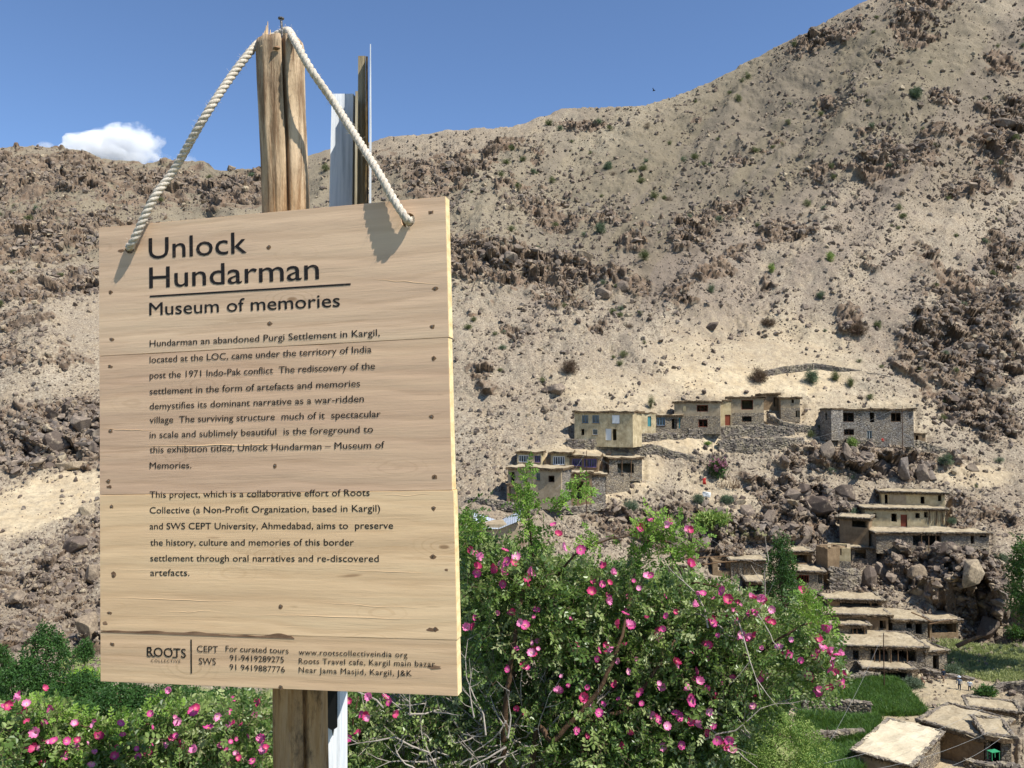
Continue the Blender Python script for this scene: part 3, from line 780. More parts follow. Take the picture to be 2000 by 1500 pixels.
def tree(name, px, pyb, pyt, Y, wpx, col, n, label, cat='tree', group=None, csz=.5, trunk=True, base=None, seed=0, narrow=False):
    b = P(px, pyb, Y); t = P(px, pyt, Y); H = t.z - b.z; Wd = wpx * Y / 1600
    root = empty(name, b, 0, label, cat, group)
    if trunk:
        mb = MB(); q = Vector((0, 0, 0)); pts = []
        for i in range(7):
            pts.append(Vector((random.uniform(-1, 1) * Wd * .03, random.uniform(-1, 1) * Wd * .03, H * .85 * i / 6 - (.6 if i == 0 else 0))))
        mb.tube(pts, [H * .022 * (1 - .12 * i) + .02 for i in range(7)], 7)
        for i in range(9):
            a = pts[1 + i % 5]; ang = i * 2.4
            e = a + Vector((math.cos(ang) * Wd * .33, math.sin(ang) * Wd * .33, H * .18))
            mb.tube([a, (a + e) / 2 + Vector((0, 0, H * .02)), e], [H * .009, H * .006, .02], 5)
        mb.build('trunk', M['bark'], root)
    cz = H * (.52 if narrow else .58)
    pt = crown_pts((0, 0, cz), (Wd * .56, Wd * .5, H * (.55 if narrow else .46)), n, seed=seed + 3)
    if narrow:
        k = np.clip((pt[:, 2]) / H, 0, 1); sh = .55 + .75 * np.sin(np.clip(k, 0, 1) * 2.9 + .1); pt[:, 0] *= sh; pt[:, 1] *= sh
    s = csz * (.7 + .7 * rng.random(len(pt)))
    c = scatter('crown', pt, rrot(len(pt)), s, col, root); tag(c, kind='stuff')
    return root
def shrub(px, py, w, h, col, label, cat='shrub', group=None, n=None, csz=None, seed=0, onsurf=True, Y=None, name='desert_shrub'):
    p = SF(px, py + h * .4) if Y is None else P(px, py + h * .5, Y)
    Wd = w * p.y / 1600; H = h * p.y / 1600
    root = empty(name, p, 0, label, cat, group)
    mb = MB()
    for i in range(7):
        a = i * .9; e = Vector((math.cos(a) * Wd * .3, math.sin(a) * Wd * .3, H * .7))
        mb.tube([Vector((0, 0, -.1)), e * .5 + Vector((0, 0, .05)), e], [.03, .02, .01], 4)
    mb.build('stems', M['deadtwig'] if col in (CLB,) else M['bark'], root)
    n = n or int(40 + Wd * 45)
    pt = crown_pts((0, 0, H * .48), (Wd * .56, Wd * .5, H * .56), n, seed=seed, hollow=.2)
    s = (csz or max(.22, Wd * .3)) * (.6 + .7 * rng.random(len(pt)))
    tag(scatter('foliage', pt, rrot(len(pt)), s, col, root), kind='stuff')
    return root
# ------------------------------------------------------------------ village
def wall_cells(w, h, ops, t, z0=-2.0, top=None):
    """front wall in local x (0..w), z (0..h); openings are gaps; top(x) lowers a ruined top"""
    mb = MB()
    xs = sorted({0, w} | {a for o in ops for a in (o[0], o[1])}); zs = sorted({z0, h} | {a for o in ops for a in (o[2], o[3])})
    zs = [q for q in zs if z0 - 1e-6 <= q <= h + 1e-6]; xs = [q for q in xs if -1e-6 <= q <= w + 1e-6]
    for i in range(len(xs) - 1):
        for j in range(len(zs) - 1):
            x0, x1, a, b = xs[i], xs[i + 1], zs[j], zs[j + 1]
            cx, cz = (x0 + x1) / 2, (a + b) / 2
            if x1 - x0 < 1e-4 or b - a < 1e-4: continue
            if any(o[0] < cx < o[1] and o[2] < cz < o[3] for o in ops): continue
            if top and j == len(zs) - 2:
                k = max(1, int((x1 - x0) / .5))
                for q in range(k):
                    u0 = x0 + (x1 - x0) * q / k; u1 = x0 + (x1 - x0) * (q + 1) / k
                    bb = max(a + .05, b - top((u0 + u1) / 2 / w))
                    mb.box(((u0 + u1) / 2, t / 2, (a + bb) / 2), (u1 - u0, t, bb - a))
            else:
                mb.box((cx, t / 2, cz), (x1 - x0, t, b - a))
    return mb
def roof_slab(w, d, ov, th, seed, sag=.2, rag=.38):
    """uneven mud roof: local x -ov..w+ov, y -ov..d+ov, z 0..th"""
    nx = max(6, int((w + 2 * ov) / .45)); ny = max(4, int((d + 2 * ov) / .6))
    r = random.Random(seed); mb = MB(); V2 = []
    def pt(i, j, z):
        x = -ov + (w + 2 * ov) * i / nx; y = -ov + (d + 2 * ov) * j / ny
        n = mnoise.noise_vector(Vector((x * .9 + seed * 3, y * .9, 0)))
        e = 1 if i in (0, nx) or j in (0, ny) else 0
        return Vector((x + n.x * rag * e, y + n.y * rag * e, z + n.z * sag + (.0 if z > 0 else 0)))
    top = [[pt(i, j, th) + Vector((0, 0, (.06 * r.random()))) for i in range(nx + 1)] for j in range(ny + 1)]
    b = 0; vs = [p for row in top for p in row]
    f = []
    W1 = nx + 1
    for j in range(ny):
        for i in range(nx): f.append((j * W1 + i, j * W1 + i + 1, (j + 1) * W1 + i + 1, (j + 1) * W1 + i))
    k = len(vs)
    vs += [Vector((p.x, p.y, p.z - th * r.uniform(.8, 1.3))) for p in vs]
    for j in range(ny):
        for i in range(nx): f.append((k + (j + 1) * W1 + i, k + (j + 1) * W1 + i + 1, k + j * W1 + i + 1, k + j * W1 + i))
    for i in range(nx):
        f.append((i, k + i, k + i + 1, i + 1)); o = ny * W1
        f.append((o + i + 1, k + o + i + 1, k + o + i, o + i))
    for j in range(ny):
        f.append(((j + 1) * W1, k + (j + 1) * W1, k + j * W1, j * W1)); o = nx
        f.append((j * W1 + o, k + j * W1 + o, k + (j + 1) * W1 + o, (j + 1) * W1 + o))
    nt = nx * ny
    mb.add(vs, f[:nt]); b0 = len(mb.f); mb.f += f[nt:]; mb.m += [1] * (len(f) - nt); return mb
def brush(w, d, ov, seed, z=0, amount=1.0, hang=.25, sides=True):
    """twigs and brushwood laid under the mud roof, sticking out over the walls"""
    r = random.Random(seed); mb = MB()
    for _ in range(int(w * 42 * amount)):
        x = r.uniform(-ov, w + ov); L = r.uniform(.25, .8); y = -ov - r.uniform(-.05, .22); dz = r.uniform(-hang, .06)
        mb.bar((x, y + L, z + r.uniform(-.02, .1)), (x + r.uniform(-.18, .18), y, z + dz), .035, .02, n=3)
    if sides:
        for s in (-ov, w + ov):
            for _ in range(int(d * 14 * amount)):
                y = r.uniform(-ov, d + ov); L = r.uniform(.25, .6); sg = -1 if s < 0 else 1
                mb.bar((s - sg * L, y, z + r.uniform(0, .08)), (s + sg * r.uniform(0, .15), y + r.uniform(-.15, .15), z + r.uniform(-hang, .05)), .035, .02, n=3)
    return mb
def rubble(path, h, t, size, seed, top_only=False):
    """dry stone walling: many angular stones along a line of points, each (x, y, z, height)"""
    r = random.Random(seed); mb = MB()
    for (a, ha), (b, hb) in zip(path[:-1], path[1:]):
        L = (b - a).length; n = max(1, int(L / (size * .78)))
        d = (b - a).normalized(); q = d.to_track_quat('X', 'Z').to_matrix()
        for i in range(n):
            u = (i + .5) / n; p = a.lerp(b, u); hh = ha + (hb - ha) * u
            rows = max(1, int(round(hh / (size * .52))))
            for k in (range(rows - 1, rows) if top_only else range(rows)):
                s = size * r.uniform(.65, 1.3)
                for dep in ((0,) if k < rows - 1 else (0, t * .6)):
                    c = p + Vector((0, 0, (k + .5) * hh / rows + r.uniform(-.04, .04) * size)) + q @ Vector((r.uniform(-.3, .3) * size, dep + r.uniform(-.12, .12) * size, 0))
                    mb.box(c, (s * r.uniform(.8, 1.5), t * .6, hh / rows * r.uniform(.8, 1.25)), q @ Euler((r.uniform(-.3, .3), r.uniform(-.25, .25), r.uniform(-.3, .3))).to_matrix(), jit=.5)
    return mb
m = Mat('dry_stones', .95, .1)
c = m.vor(1.7, out='Color'); sp = m.n('SeparateColor'); m.l(c, sp.inputs[0])
c = m.ramp(sp.outputs[0], [(0, '#6c645c'), (.35, '#8b8276'), (.7, '#a1967f'), (1, '#7a7068')])
c = m.mix(m.ramp(m.noise(7, 6, .7), [(.45, .5), (.6, 0.0)]), c, '#5b524a')
m.col(c); m.bump(m.noise(10, 5), .03)
M['drystone'] = m.m
def dry_wall(pts, hpx, label, size=.34, t=.5, group=None, seed=0, name='stone_wall', ys=None, cat='stone wall'):
    """pts: photo pixels of the wall foot, hpx: heights in pixels"""
    P3 = []
    for i, (x, y) in enumerate(pts):
        Yv = (ys[i] if ys else float(YD(x, y)))
        p = P(x, y, Yv); hh = (hpx[i] if hasattr(hpx, '__len__') else hpx) * Yv / 1600
        P3.append((p - Vector((0, 0, .25)), hh + .25))
    # resample with a wobble
    R = []
    for (a, ha), (b, hb) in zip(P3[:-1], P3[1:]):
        k = max(1, int((b - a).length / 1.2))
        for i in range(k):
            u = i / k; p = a.lerp(b, u); w = mnoise.noise(p * .6 + Vector((seed, 0, 0)))
            R.append((p + Vector((0, w * .25, 0)), (ha + (hb - ha) * u) * (1 + w * .18)))
    R.append(P3[-1])
    root = empty(name, R[0][0], 0, label, cat, group)
    o = R[0][0]
    core = MB()
    for (a, ha), (b, hb) in zip(R[:-1], R[1:]):
        a2, b2 = a - o, b - o; y = Vector((0, t * .5, 0)); y2 = Vector((0, t * 1.3, 0))
        core.add([a2 + y, b2 + y, b2 + y + Vector((0, 0, hb * .9)), a2 + y + Vector((0, 0, ha * .9)), a2 + y2, b2 + y2, b2 + y2 + Vector((0, 0, hb * .9)), a2 + y2 + Vector((0, 0, ha * .9))],
                 [(0, 1, 2, 3), (3, 2, 6, 7), (5, 4, 7, 6)])
    core.build('wall_core', M['stonewall'], root)
    s = rubble([(a - o, h) for a, h in R], 0, t, size, seed).build('stones', M['drystone'], root)
    tag(s, kind='stuff')
    return root
def house(label, L, R, top, YL=None, YR=None, back=5, wall='mud', name='village_house', cat='house', ops=(), ov=.35, th=.24, roof='roofmud', side=None, upper=None,
          group=None, seed=0, brushy=1.0, foot=.8, ruin=None, noroof=False, roofback=None, depth_t=.45, twigs=None, beams=True, poles=(), rim=0):
    """L, R: photo pixels of the front wall's lower corners; top: photo y of the roof underside at L (or (yL, yR))
    ops: openings (kind, x0, x1, y0, y1) in photo pixels"""
    if YL is None: YL = float(YD(*L)) + .4
    if YR is None: YR = float(YD(*R)) + .4
    _s = max(YL - float(YD(*L)), YR - float(YD(*R))) - .15; YL -= _s; YR -= _s
    A = P(L[0], L[1], YL); B = P(R[0], R[1], YR)
    topL = top if not hasattr(top, '__len__') else top[0]
    z1 = P(L[0], topL, YL).z
    w = Vector((B.x - A.x, B.y - A.y, 0)).length
    ang = math.atan2(B.y - A.y, B.x - A.x)
    z0 = min(A.z, B.z); h = z1 - z0
    root = empty(name, (A.x, A.y, z0), ang, label, cat, group)
    # openings to local coordinates
    def U(px):
        # intersect the view column with the front wall line
        k = (px - 1000) / 1600 / CP  # approx: x = k * Y (small pitch)
        k = (P(px, (L[1] + topL) / 2, 100).x) / 100
        dx, dy = B.x - A.x, B.y - A.y
        t = (k * A.y - A.x) / (dx - k * dy)
        return t
    loc = []
    for o in ops:
        kd, x0, x1, y0, y1 = o[:5]
        u0, u1 = U(x0), U(x1); Ym = A.y + (B.y - A.y) * (u0 + u1) / 2
        za, zb = P(x0, y1, Ym).z - z0, P(x0, y0, Ym).z - z0
        u0, u1 = max(.02, u0), min(.98, u1)
        loc.append((kd, u0 * w, u1 * w, max(-1.0, za), min(h - .12, zb)) + tuple(o[5:]))
    t = depth_t
    low = upper  # (y px split, lower material)
    topf = None
    if ruin:
        topf = lambda u: ruin * (abs(mnoise.noise(Vector((u * 6, seed * 1.7, 0)))) * 2)
    gaps = [o[1:5] for o in loc if o[0] != 'panel']
    if upper:
        hs = P(L[0], upper[0], YL).z - z0
        g = wall_cells(w, h, gaps + [(0, w, -foot, hs)], t, -foot, topf); g.build('wall', M[wall], root)
        g2 = wall_cells(w, hs, gaps, t + .04, -foot); o2 = g2.build('lower_wall', M[upper[1]], root, loc=(0, -.04, 0)); o2['label'] = 'rough stone lower storey wall'
    else:
        wall_cells(w, h, gaps, t, -foot, topf).build('wall', M[wall], root)
    sm = M[side or wall]
    for nm, x in (('side_wall', 0.004), ('side_wall', w - t - .004)):
        mb = MB(); mb.box((x + t / 2, t + (back - t) / 2, (h - .01 - foot) / 2), (t, back - t - .01, h - .01 + foot)); mb.build(nm, sm, root)
    mb = MB(); mb.box((w / 2, back - t / 2, (h - .02 - foot) / 2), (w - .02, t, h - .02 + foot)); mb.build('back_wall', M[wall], root)
    if not noroof:
        rb = roofback or back
        rs = roof_slab(w, rb, ov, th, seed + 1).build('roof', [M[roof], M['brush']], root, loc=(0, 0, h))
        if brushy:
            b = brush(w, rb, ov, seed + 2, 0, brushy); tag(b.build('brushwood', M['brush'], root, loc=(0, 0, h + .02)), kind='stuff')
        if beams:
            k = max(2, int(w / 1.1))
            for i in range(k):
                x = w * (i + .5) / k
                mb = MB(); mb.tube([(0, -ov * .8, 0), (0, .5, 0)], .07, 6)
                bo = mb.build('beam', M['beam'], root, loc=(x, 0, h - .1))
        if rim:
            Z = h + th * .9; pth = [Vector((-ov, -ov, Z)), Vector((w + ov, -ov, Z)), Vector((w + ov, rb + ov, Z)), Vector((-ov, rb + ov, Z)), Vector((-ov, -ov, Z))]
            pl_ = [(p, rim) for p in pth]
            tag(rubble(pl_, 0, .25, .26 if rim < .14 else .32, seed + 9).build('rim_stones', M['drystone'], root), kind='stuff')
    # joinery in the openings
    for o in loc:
        kd, x0, x1, a, b = o[:5]; cx = (x0 + x1) / 2; ww = x1 - x0; hh = b - a
        if kd == 'hole': continue
        if kd == 'panel':  # flat panels; pale ones paint a window bright with sky
            MB().box((0, -.03, hh / 2), (ww, .06, hh)).build('panel', M[o[5]], root, loc=(cx, 0, a)); continue
        if kd == 'door':
            MB().box((0, .15, hh / 2), (ww * .96, .06, hh * .98)).build('door', M[o[5]], root, loc=(cx, 0, a)); continue
        if kd == 'win':
            fr = MB(); tt = max(.05, ww * .07)
            fr.box((-ww / 2 + tt / 2, .14, hh / 2), (tt, .1, hh)); fr.box((ww / 2 - tt / 2, .14, hh / 2), (tt, .1, hh))
            fr.box((0, .14, tt / 2), (ww - 2 * tt, .1, tt)); fr.box((0, .14, hh - tt / 2), (ww - 2 * tt, .1, tt))
            n = o[6] if len(o) > 6 else 1
            for i in range(1, n + 1): fr.box((-ww / 2 + ww * i / (n + 1), .142, hh / 2), (tt * .8, .09, hh - 2 * tt))
            wo = fr.build('window', M[o[5]], root, loc=(cx, 0, a))
            MB().box((0, .16, hh / 2), (ww - 2 * tt, .012, hh - 2 * tt)).build('pane', M['glass'], wo)
            MB().box((0, -.03, -.05), (ww * 1.15, .14, .08)).build('sill', M['beam'], wo)
        if kd == 'open':
            fr = MB(); tt = .09
            fr.box((-ww / 2 + tt / 2, .14, hh / 2), (tt, .12, hh)); fr.box((ww / 2 - tt / 2, .14, hh / 2), (tt, .12, hh)); fr.box((0, .14, hh - tt / 2), (ww - 2 * tt, .12, tt)); fr.box((0, .14, tt / 2), (ww - 2 * tt, .12, tt))
            if len(o) > 6:
                for i in range(1, o[6] + 1): fr.box((-ww / 2 + ww * i / (o[6] + 1), .142, hh / 2), (tt * .6, .1, hh - 2 * tt))
            fr.build('window', M[o[5]], root, loc=(cx, 0, a))
    for px in poles:
        u = U(px) * w
        MB().tube([(0, 0, -.3), (.03, 0, h)], .06, 6).build('post', M['beam'], root, loc=(u, -ov * .7, 0))
    if twigs:
        x0, x1 = U(twigs[0]) * w, U(twigs[1]) * w; mb = MB(); r = random.Random(seed)
        hi = h; lo = P(L[0], twigs[2], YL).z - z0
        for _ in range(int((x1 - x0) * 9)):
            x = r.uniform(x0, x1); mb.bar((x, -.08, lo + r.uniform(-.2, .3)), (x + r.uniform(-.3, .3), -.14, hi), .045, .03, n=3)
        tag(mb.build('twig_screen', M['brush'], root), kind='stuff')
    return root
H = house
# --- the upper row
H('cream plastered two storey house, leftmost of the upper row of houses', (1122, 858), (1236, 864), 806, 139, 134.5, 4.5, 'cream', side='cream', seed=1, brushy=.5, beams=False, ov=.22, th=.28,
  ops=[('win', 1137, 1149, 811, 826, 'bluepaint', 1), ('win', 1157, 1170, 811, 826, 'bluepaint', 1), ('hole', 1195, 1211, 810, 828), ('panel', 1196, 1210, 811, 827, 'whitepaint'), ('hole', 1135, 1141, 838, 850), ('win', 1157, 1167, 838, 849, 'whitepaint', 0), ('door', 1182, 1194, 837, 860, 'whitepaint'), ('hole', 1196, 1204, 838, 860)])
H('small cream annex with a teal door against the cream two storey house', (1238, 846), (1281, 838), 808, 137.2, 138.2, 3, 'cream', name='house_annex', seed=2, brushy=.3, beams=False, ov=.12, th=.2,
  ops=[('open', 1243, 1253, 812, 826, 'brownwood'), ('door', 1265, 1272, 813, 833, 'teal')])
H('low stone hut with blue window between cream annex and grey mud house', (1281, 838), (1330, 838), (812, 812), 139, 139, 3, 'stonewall', name='village_hut', cat='hut', seed=3, brushy=.5, ov=.35, th=.22,
  ops=[('win', 1283, 1299, 816, 831, 'bluepaint', 2), ('door', 1326, 1330, 816, 837, 'teal'), ('hole', 1312, 1322, 818, 838)])
H('grey mud house with two wide brown windows, second large house of the upper row', (1317, 838), (1407, 835), 786, 141.5, 139.5, 5, 'mud', upper=(812, 'stonewall'), seed=4, ov=.3,
  ops=[('panel', 1334, 1340, 793, 803, 'buff'), ('open', 1361, 1383, 791, 804, 'redwood', 2), ('open', 1364, 1382, 819, 834, 'redwood', 1)])
H('narrow link house with a red door between the two mud houses of the upper row', (1405, 833), (1428, 832), 784, 141.6, 141.5, 3, 'buff', name='house_annex', seed=5, ov=.15, beams=False, brushy=.4,
  ops=[('door', 1416, 1427, 810, 831, 'redwood')])
H('house with mud above and stone below, third large house of the upper row', (1425, 831), (1492, 829), 777, 141, 140, 4.5, 'mud', upper=(806, 'stonewall'), seed=6, ov=.4,
  ops=[('open', 1448, 1471, 781, 800, 'redwood', 0), ('open', 1449, 1468, 813, 824, 'brownwood', 0)])
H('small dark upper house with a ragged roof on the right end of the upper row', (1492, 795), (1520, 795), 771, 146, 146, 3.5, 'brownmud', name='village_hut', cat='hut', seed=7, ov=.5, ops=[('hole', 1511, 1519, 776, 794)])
H('mud hut on a stone base with dark doorway, right end of the upper row', (1525, 815), (1563, 814), 778, 143.5, 143, 3.6, 'mud', name='village_hut', cat='hut', upper=(797, 'stonewall'), seed=8, ov=.35,
  ops=[('hole', 1546, 1551, 780, 787), ('hole', 1554, 1562, 802, 815)])
H('big grey stone house standing alone on the crag right of the upper row', (1622, 857), (1785, 864), 801, 136.5, 134, 6, 'greystone', side='greystone', seed=9, ov=.3, th=.25, brushy=.6,
  ops=[('open', 1643, 1668, 806, 824, 'brownwood', 1), ('hole', 1699, 1708, 806, 825), ('open', 1740, 1760, 806, 824, 'beam', 1), ('open', 1648, 1668, 838, 850, 'brownwood', 1), ('win', 1693, 1703, 841, 859, 'whitepaint', 1)])
H('dark stone lean-to on the left flank of the big grey stone house', (1602, 850), (1624, 851), 800, 139, 136.4, 2.5, 'greystone', name='lean_to', cat='lean-to', seed=10, ov=.1, beams=False, brushy=.4, ops=[('hole', 1612, 1616, 806, 820)])
H('little brown shed at the right end of the big grey stone house', (1786, 867), (1808, 868), 849, 137, 137, 2.2, 'brownmud', name='village_shed', cat='shed', seed=11, ov=.12, beams=False, brushy=.4, ops=[('hole', 1788, 1794, 851, 866)])
# --- the middle left cluster
H('grey mud ground floor house of the middle cluster with a blue window', (992, 975), (1096, 985), 915, 121.5, 118.5, 5, 'mud', side='greystone', seed=12, ov=.3, th=.25, brushy=.7,
  ops=[('hole', 997, 1005, 922, 945), ('win', 1048, 1055, 924, 938, 'teal', 0), ('open', 1071, 1083, 929, 942, 'brownwood', 0)])
H('stone block with a flat mud roof at the right of the middle cluster ground floor', (1156, 976), (1183, 973), 929, 117.4, 117.6, 4, 'greystone', name='village_house', seed=13, ov=.3, th=.25, brushy=.7)
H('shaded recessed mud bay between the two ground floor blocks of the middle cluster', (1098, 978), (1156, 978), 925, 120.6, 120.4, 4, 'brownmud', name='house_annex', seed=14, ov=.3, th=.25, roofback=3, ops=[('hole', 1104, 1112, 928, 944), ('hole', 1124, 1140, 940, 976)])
H('upper floor room with a white barred window at the left of the middle cluster', (1010, 910), (1058, 912), 884, 125, 124.5, 3.5, 'buff', name='house_annex', seed=15, ov=.3, th=.22, beams=False,
  ops=[('win', 1013, 1032, 889, 903, 'whitepaint', 3), ('win', 1044, 1056, 890, 903, 'purple', 2)])
H('upper floor room with a wide latticed window in the middle cluster', (1076, 912), (1112, 913), 885, 123.5, 123, 5, 'buff', name='house_annex', seed=16, ov=.4, th=.22, beams=False,
  ops=[('win', 1080, 1103, 891, 908, 'whitepaint', 4)])
H('upper floor mud house with a purple window under the broad pale roof', (1112, 920), (1168, 921), 892, 121.8, 121, 6.5, 'brownmud', seed=17, ov=.35, th=.22, roofback=7,
  ops=[('win', 1118, 1136, 896, 910, 'purple', 3), ('win', 1141, 1165, 896, 913, 'purple', 4)])
H('open stone shed with a dark mouth at the right of the middle cluster', (1190, 930), (1254, 928), (896, 896), 122.5, 123, 5.5, 'stonewall', name='village_shed', cat='shed', seed=18, ov=.3, th=.25,
  ops=[('hole', 1206, 1238, 905, 924)], poles=(1214, 1232))
H('low stone enclosure in front of the open shed of the middle cluster', (1184, 958), (1230, 950), 928, 119, 121, 2.2, 'stonewall', name='stone_enclosure', cat='enclosure', seed=19, noroof=True, ruin=.5)
H('tiny porch with pale posts at the lower left of the middle cluster', (990, 980), (1009, 981), 946, 118.6, 118.4, 1.2, 'brownmud', name='porch', cat='porch', seed=20, ov=.1, th=.12, beams=False, brushy=.3, foot=1, ops=[('hole', 994, 1006, 950, 980)])
# --- metal roof house
def metal_house():
    Y = 106; a = P(930, 1052, Y); root = empty('metal_roofed_house', a, 0, 'low house with a pale blue butterfly-shaped sheet metal roof behind the rose tops', 'house')
    w = (P(1014, 1052, Y) - a).x
    MB().box((w / 2, 2.4, .2), (w, 4.6, 3.2)).build('wall', M['mud'], root)
    z = P(975, 1030, Y).z - a.z
    for nm, pts in (('l', [(-.5, -.5, z - .1), (2.9, -.5, z - .1), (2.9, 5.2, z + .15), (-.5, 5.2, z + 1.25)]), ('r', [(2.95, -.5, z - .1), (w + .3, -.5, z + 1.05), (w + .3, 5.2, z + 1.6), (2.95, 5.2, z + .15)])):
        mb = MB(); n = 10
        A, B_, C_, D_ = [Vector(p) for p in pts]
        for i in range(n):
            u0, u1 = i / n, (i + 1) / n - .012
            p0, p1, p2, p3 = A.lerp(B_, u0), A.lerp(B_, u1), D_.lerp(C_, u1), D_.lerp(C_, u0)
            dn = Vector((0, 0, -.04)); mb.add([p0, p1, p2, p3, p0 + dn, p1 + dn, p2 + dn, p3 + dn], [(0, 1, 2, 3), (7, 6, 5, 4), (0, 4, 5, 1), (1, 5, 6, 2), (2, 6, 7, 3), (3, 7, 4, 0)])
        mb.build('roof_panel', M['metal'], root)
metal_house()
# --- right cluster: the two storey hut on the crag
H('upper mud storey of the tall hut high on the right crag, with a shaggy roof', (1722, 994), (1846, 998), 962, 130.5, 128, 5, 'buff', seed=21, rim=.1, ov=.45, th=.25, brushy=1.6,
  ops=[('hole', 1728, 1734, 966, 984), ('panel', 1737, 1770, 966, 984, 'mud'), ('hole', 1798, 1806, 970, 984), ('hole', 1832, 1839, 966, 979)])
H('lower storey of the tall hut on the right crag, with red door and twigs', (1690, 1034), (1846, 1030), 994, 126.8, 125.2, 5, 'buff', seed=22, rim=.1, ov=.4, th=.22, brushy=1.8, twigs=(1808, 1844, 1022), roofback=4,
  ops=[('hole', 1706, 1712, 1002, 1012), ('hole', 1741, 1752, 1003, 1019), ('door', 1759, 1772, 1005, 1031, 'redwood'), ('hole', 1788, 1797, 1002, 1012), ('hole', 1805, 1813, 1000, 1011)])
H('leaning shed with a domed straw roof left of the tall hut on the crag', (1640, 1066), (1697, 1058), 1012, 124.5, 122.5, 4, 'brownmud', name='village_shed', cat='shed', seed=23, rim=.1, ov=.35, th=.25, brushy=1.6, ops=[('hole', 1664, 1694, 1014, 1030)])
H('small stone cell with a black mouth under the leaning shed', (1660, 1066), (1706, 1065), 1040, 119.4, 119, 3, 'stonewall', name='village_hut', cat='hut', seed=24, rim=.1, ov=.25, th=.22, ops=[('hole', 1664, 1692, 1043, 1064)])
H('lowest stone cell with a black mouth below the small cell on the crag', (1664, 1092), (1712, 1090), 1071, 116.8, 116.4, 3, 'stonewall', name='village_hut', cat='hut', seed=25, rim=.1, ov=.3, th=.22, ops=[('hole', 1670, 1692, 1074, 1091)])
H('long low stone byre with a wide dark front on top of the cliff', (1712, 1070), (1932, 1068), 1042, 121, 120.4, 4.5, 'stonewall', name='byre', cat='byre', seed=26, rim=.1, ov=.35, th=.22, brushy=1.3,
  ops=[('hole', 1783, 1838, 1045, 1066), ('hole', 1896, 1903, 1044, 1062), ('hole', 1914, 1926, 1044, 1050)], poles=(1798, 1812, 1826))
H('stone base with a dark slot under the right end of the long byre', (1900, 1082), (1932, 1082), 1070, 119.4, 119.2, 3, 'stonewall', name='village_hut', cat='hut', seed=27, rim=.1, noroof=True, ops=[('hole', 1919, 1926, 1070, 1081)], ruin=.3)
# --- middle of the lower village
H('roofless mud ruin with a notch in its lit wall', (1617, 1128), (1662, 1120), 1068, 113.5, 112.4, 4, 'buff', side='mud', name='mud_ruin', cat='ruin', seed=28, noroof=True, ruin=.35, upper=(1094, 'stonewall'),
  ops=[('hole', 1633, 1644, 1066, 1084)])
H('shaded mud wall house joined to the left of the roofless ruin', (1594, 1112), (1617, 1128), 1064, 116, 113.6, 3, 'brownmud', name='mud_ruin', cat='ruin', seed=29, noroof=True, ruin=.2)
H('hut with a grey ragged roof and dark front just right of the poplar', (1545, 1104), (1586, 1102), 1079, 117, 117, 3.5, 'brownmud', name='village_hut', cat='hut', seed=30, rim=.1, ov=.35, th=.22, brushy=1.4, ops=[('hole', 1548, 1584, 1084, 1100)])
H('hut with a brown latticed door below the mud ruin, right of the poplar', (1548, 1143), (1608, 1143), 1117, 112.5, 111.8, 4, 'stonewall', name='village_hut', cat='hut', seed=31, rim=.1, ov=.35, th=.22, brushy=1.4,
  ops=[('open', 1556, 1580, 1123, 1138, 'redwood', 4), ('hole', 1598, 1607, 1120, 1140)])
H('hut with a pale roof and a woven lattice front just above the roses', (1428, 1122), (1496, 1120), 1096, 113.5, 113, 4, 'stonewall', name='village_hut', cat='hut', seed=32, rim=.1, ov=.3, th=.22, brushy=1.2, twigs=(1434, 1490, 1118))
H('collapsed shed with bare roof poles left of the lattice fronted hut', (1392, 1116), (1428, 1116), 1094, 113.4, 113.2, 3, 'brownmud', name='village_shed', cat='shed', seed=33, rim=.1, noroof=True, ops=[('hole', 1402, 1426, 1098, 1115)], ruin=.4)
H('hut with a flat pale roof half hidden by the rose bush top', (1300, 1122), (1346, 1122), 1108, 112, 112, 3.5, 'mud', name='village_hut', cat='hut', seed=34, rim=.1, ov=.3, th=.25)
H('hut with a pale roof and a black mouth between the roses and the poplar', (1462, 1162), (1512, 1160), 1138, 108, 107.6, 4, 'brownmud', name='village_hut', cat='hut', seed=35, rim=.1, ov=.35, th=.22, ops=[('hole', 1464, 1490, 1142, 1162)], brushy=1.3)
H('byre with a black front and a humped roof at the top of the terraced huts', (1616, 1190), (1722, 1184), 1172, 109, 108.2, 5, 'brownmud', name='byre', cat='byre', seed=36, rim=.1, ov=.4, th=.25, brushy=1.6, ops=[('hole', 1640, 1700, 1173, 1186), ('hole', 1702, 1716, 1172, 1184)])
H('long dark brown hut with a straw-edged roof in the second terrace row', (1612, 1228), (1735, 1226), 1201, 105.2, 104.4, 4.5, 'brownmud', name='village_hut', cat='hut', seed=37, rim=.1, ov=.45, th=.25, brushy=2, ops=[('hole', 1568 + 56, 1640, 1204, 1222), ('hole', 1718, 1730, 1212, 1228)])
H('hut with bright pale roof and two dark windows in the terraced village', (1744, 1246), (1812, 1244), 1212, 103, 102.4, 5.5, 'stonewall', name='village_hut', cat='hut', seed=38, rim=.1, ov=.35, th=.22, brushy=1.3,
  ops=[('hole', 1770, 1782, 1214, 1228), ('hole', 1788, 1801, 1215, 1239)])
H('hut with a lumpy straw roof and open post front in the third terrace row', (1612, 1248), (1694, 1247), 1221, 102.8, 102.2, 4.5, 'stonewall', name='village_hut', cat='hut', seed=39, rim=.1, ov=.4, th=.25, brushy=2,
  ops=[('hole', 1620, 1634, 1223, 1246), ('hole', 1662, 1688, 1223, 1240)], poles=(1664, 1672, 1687))
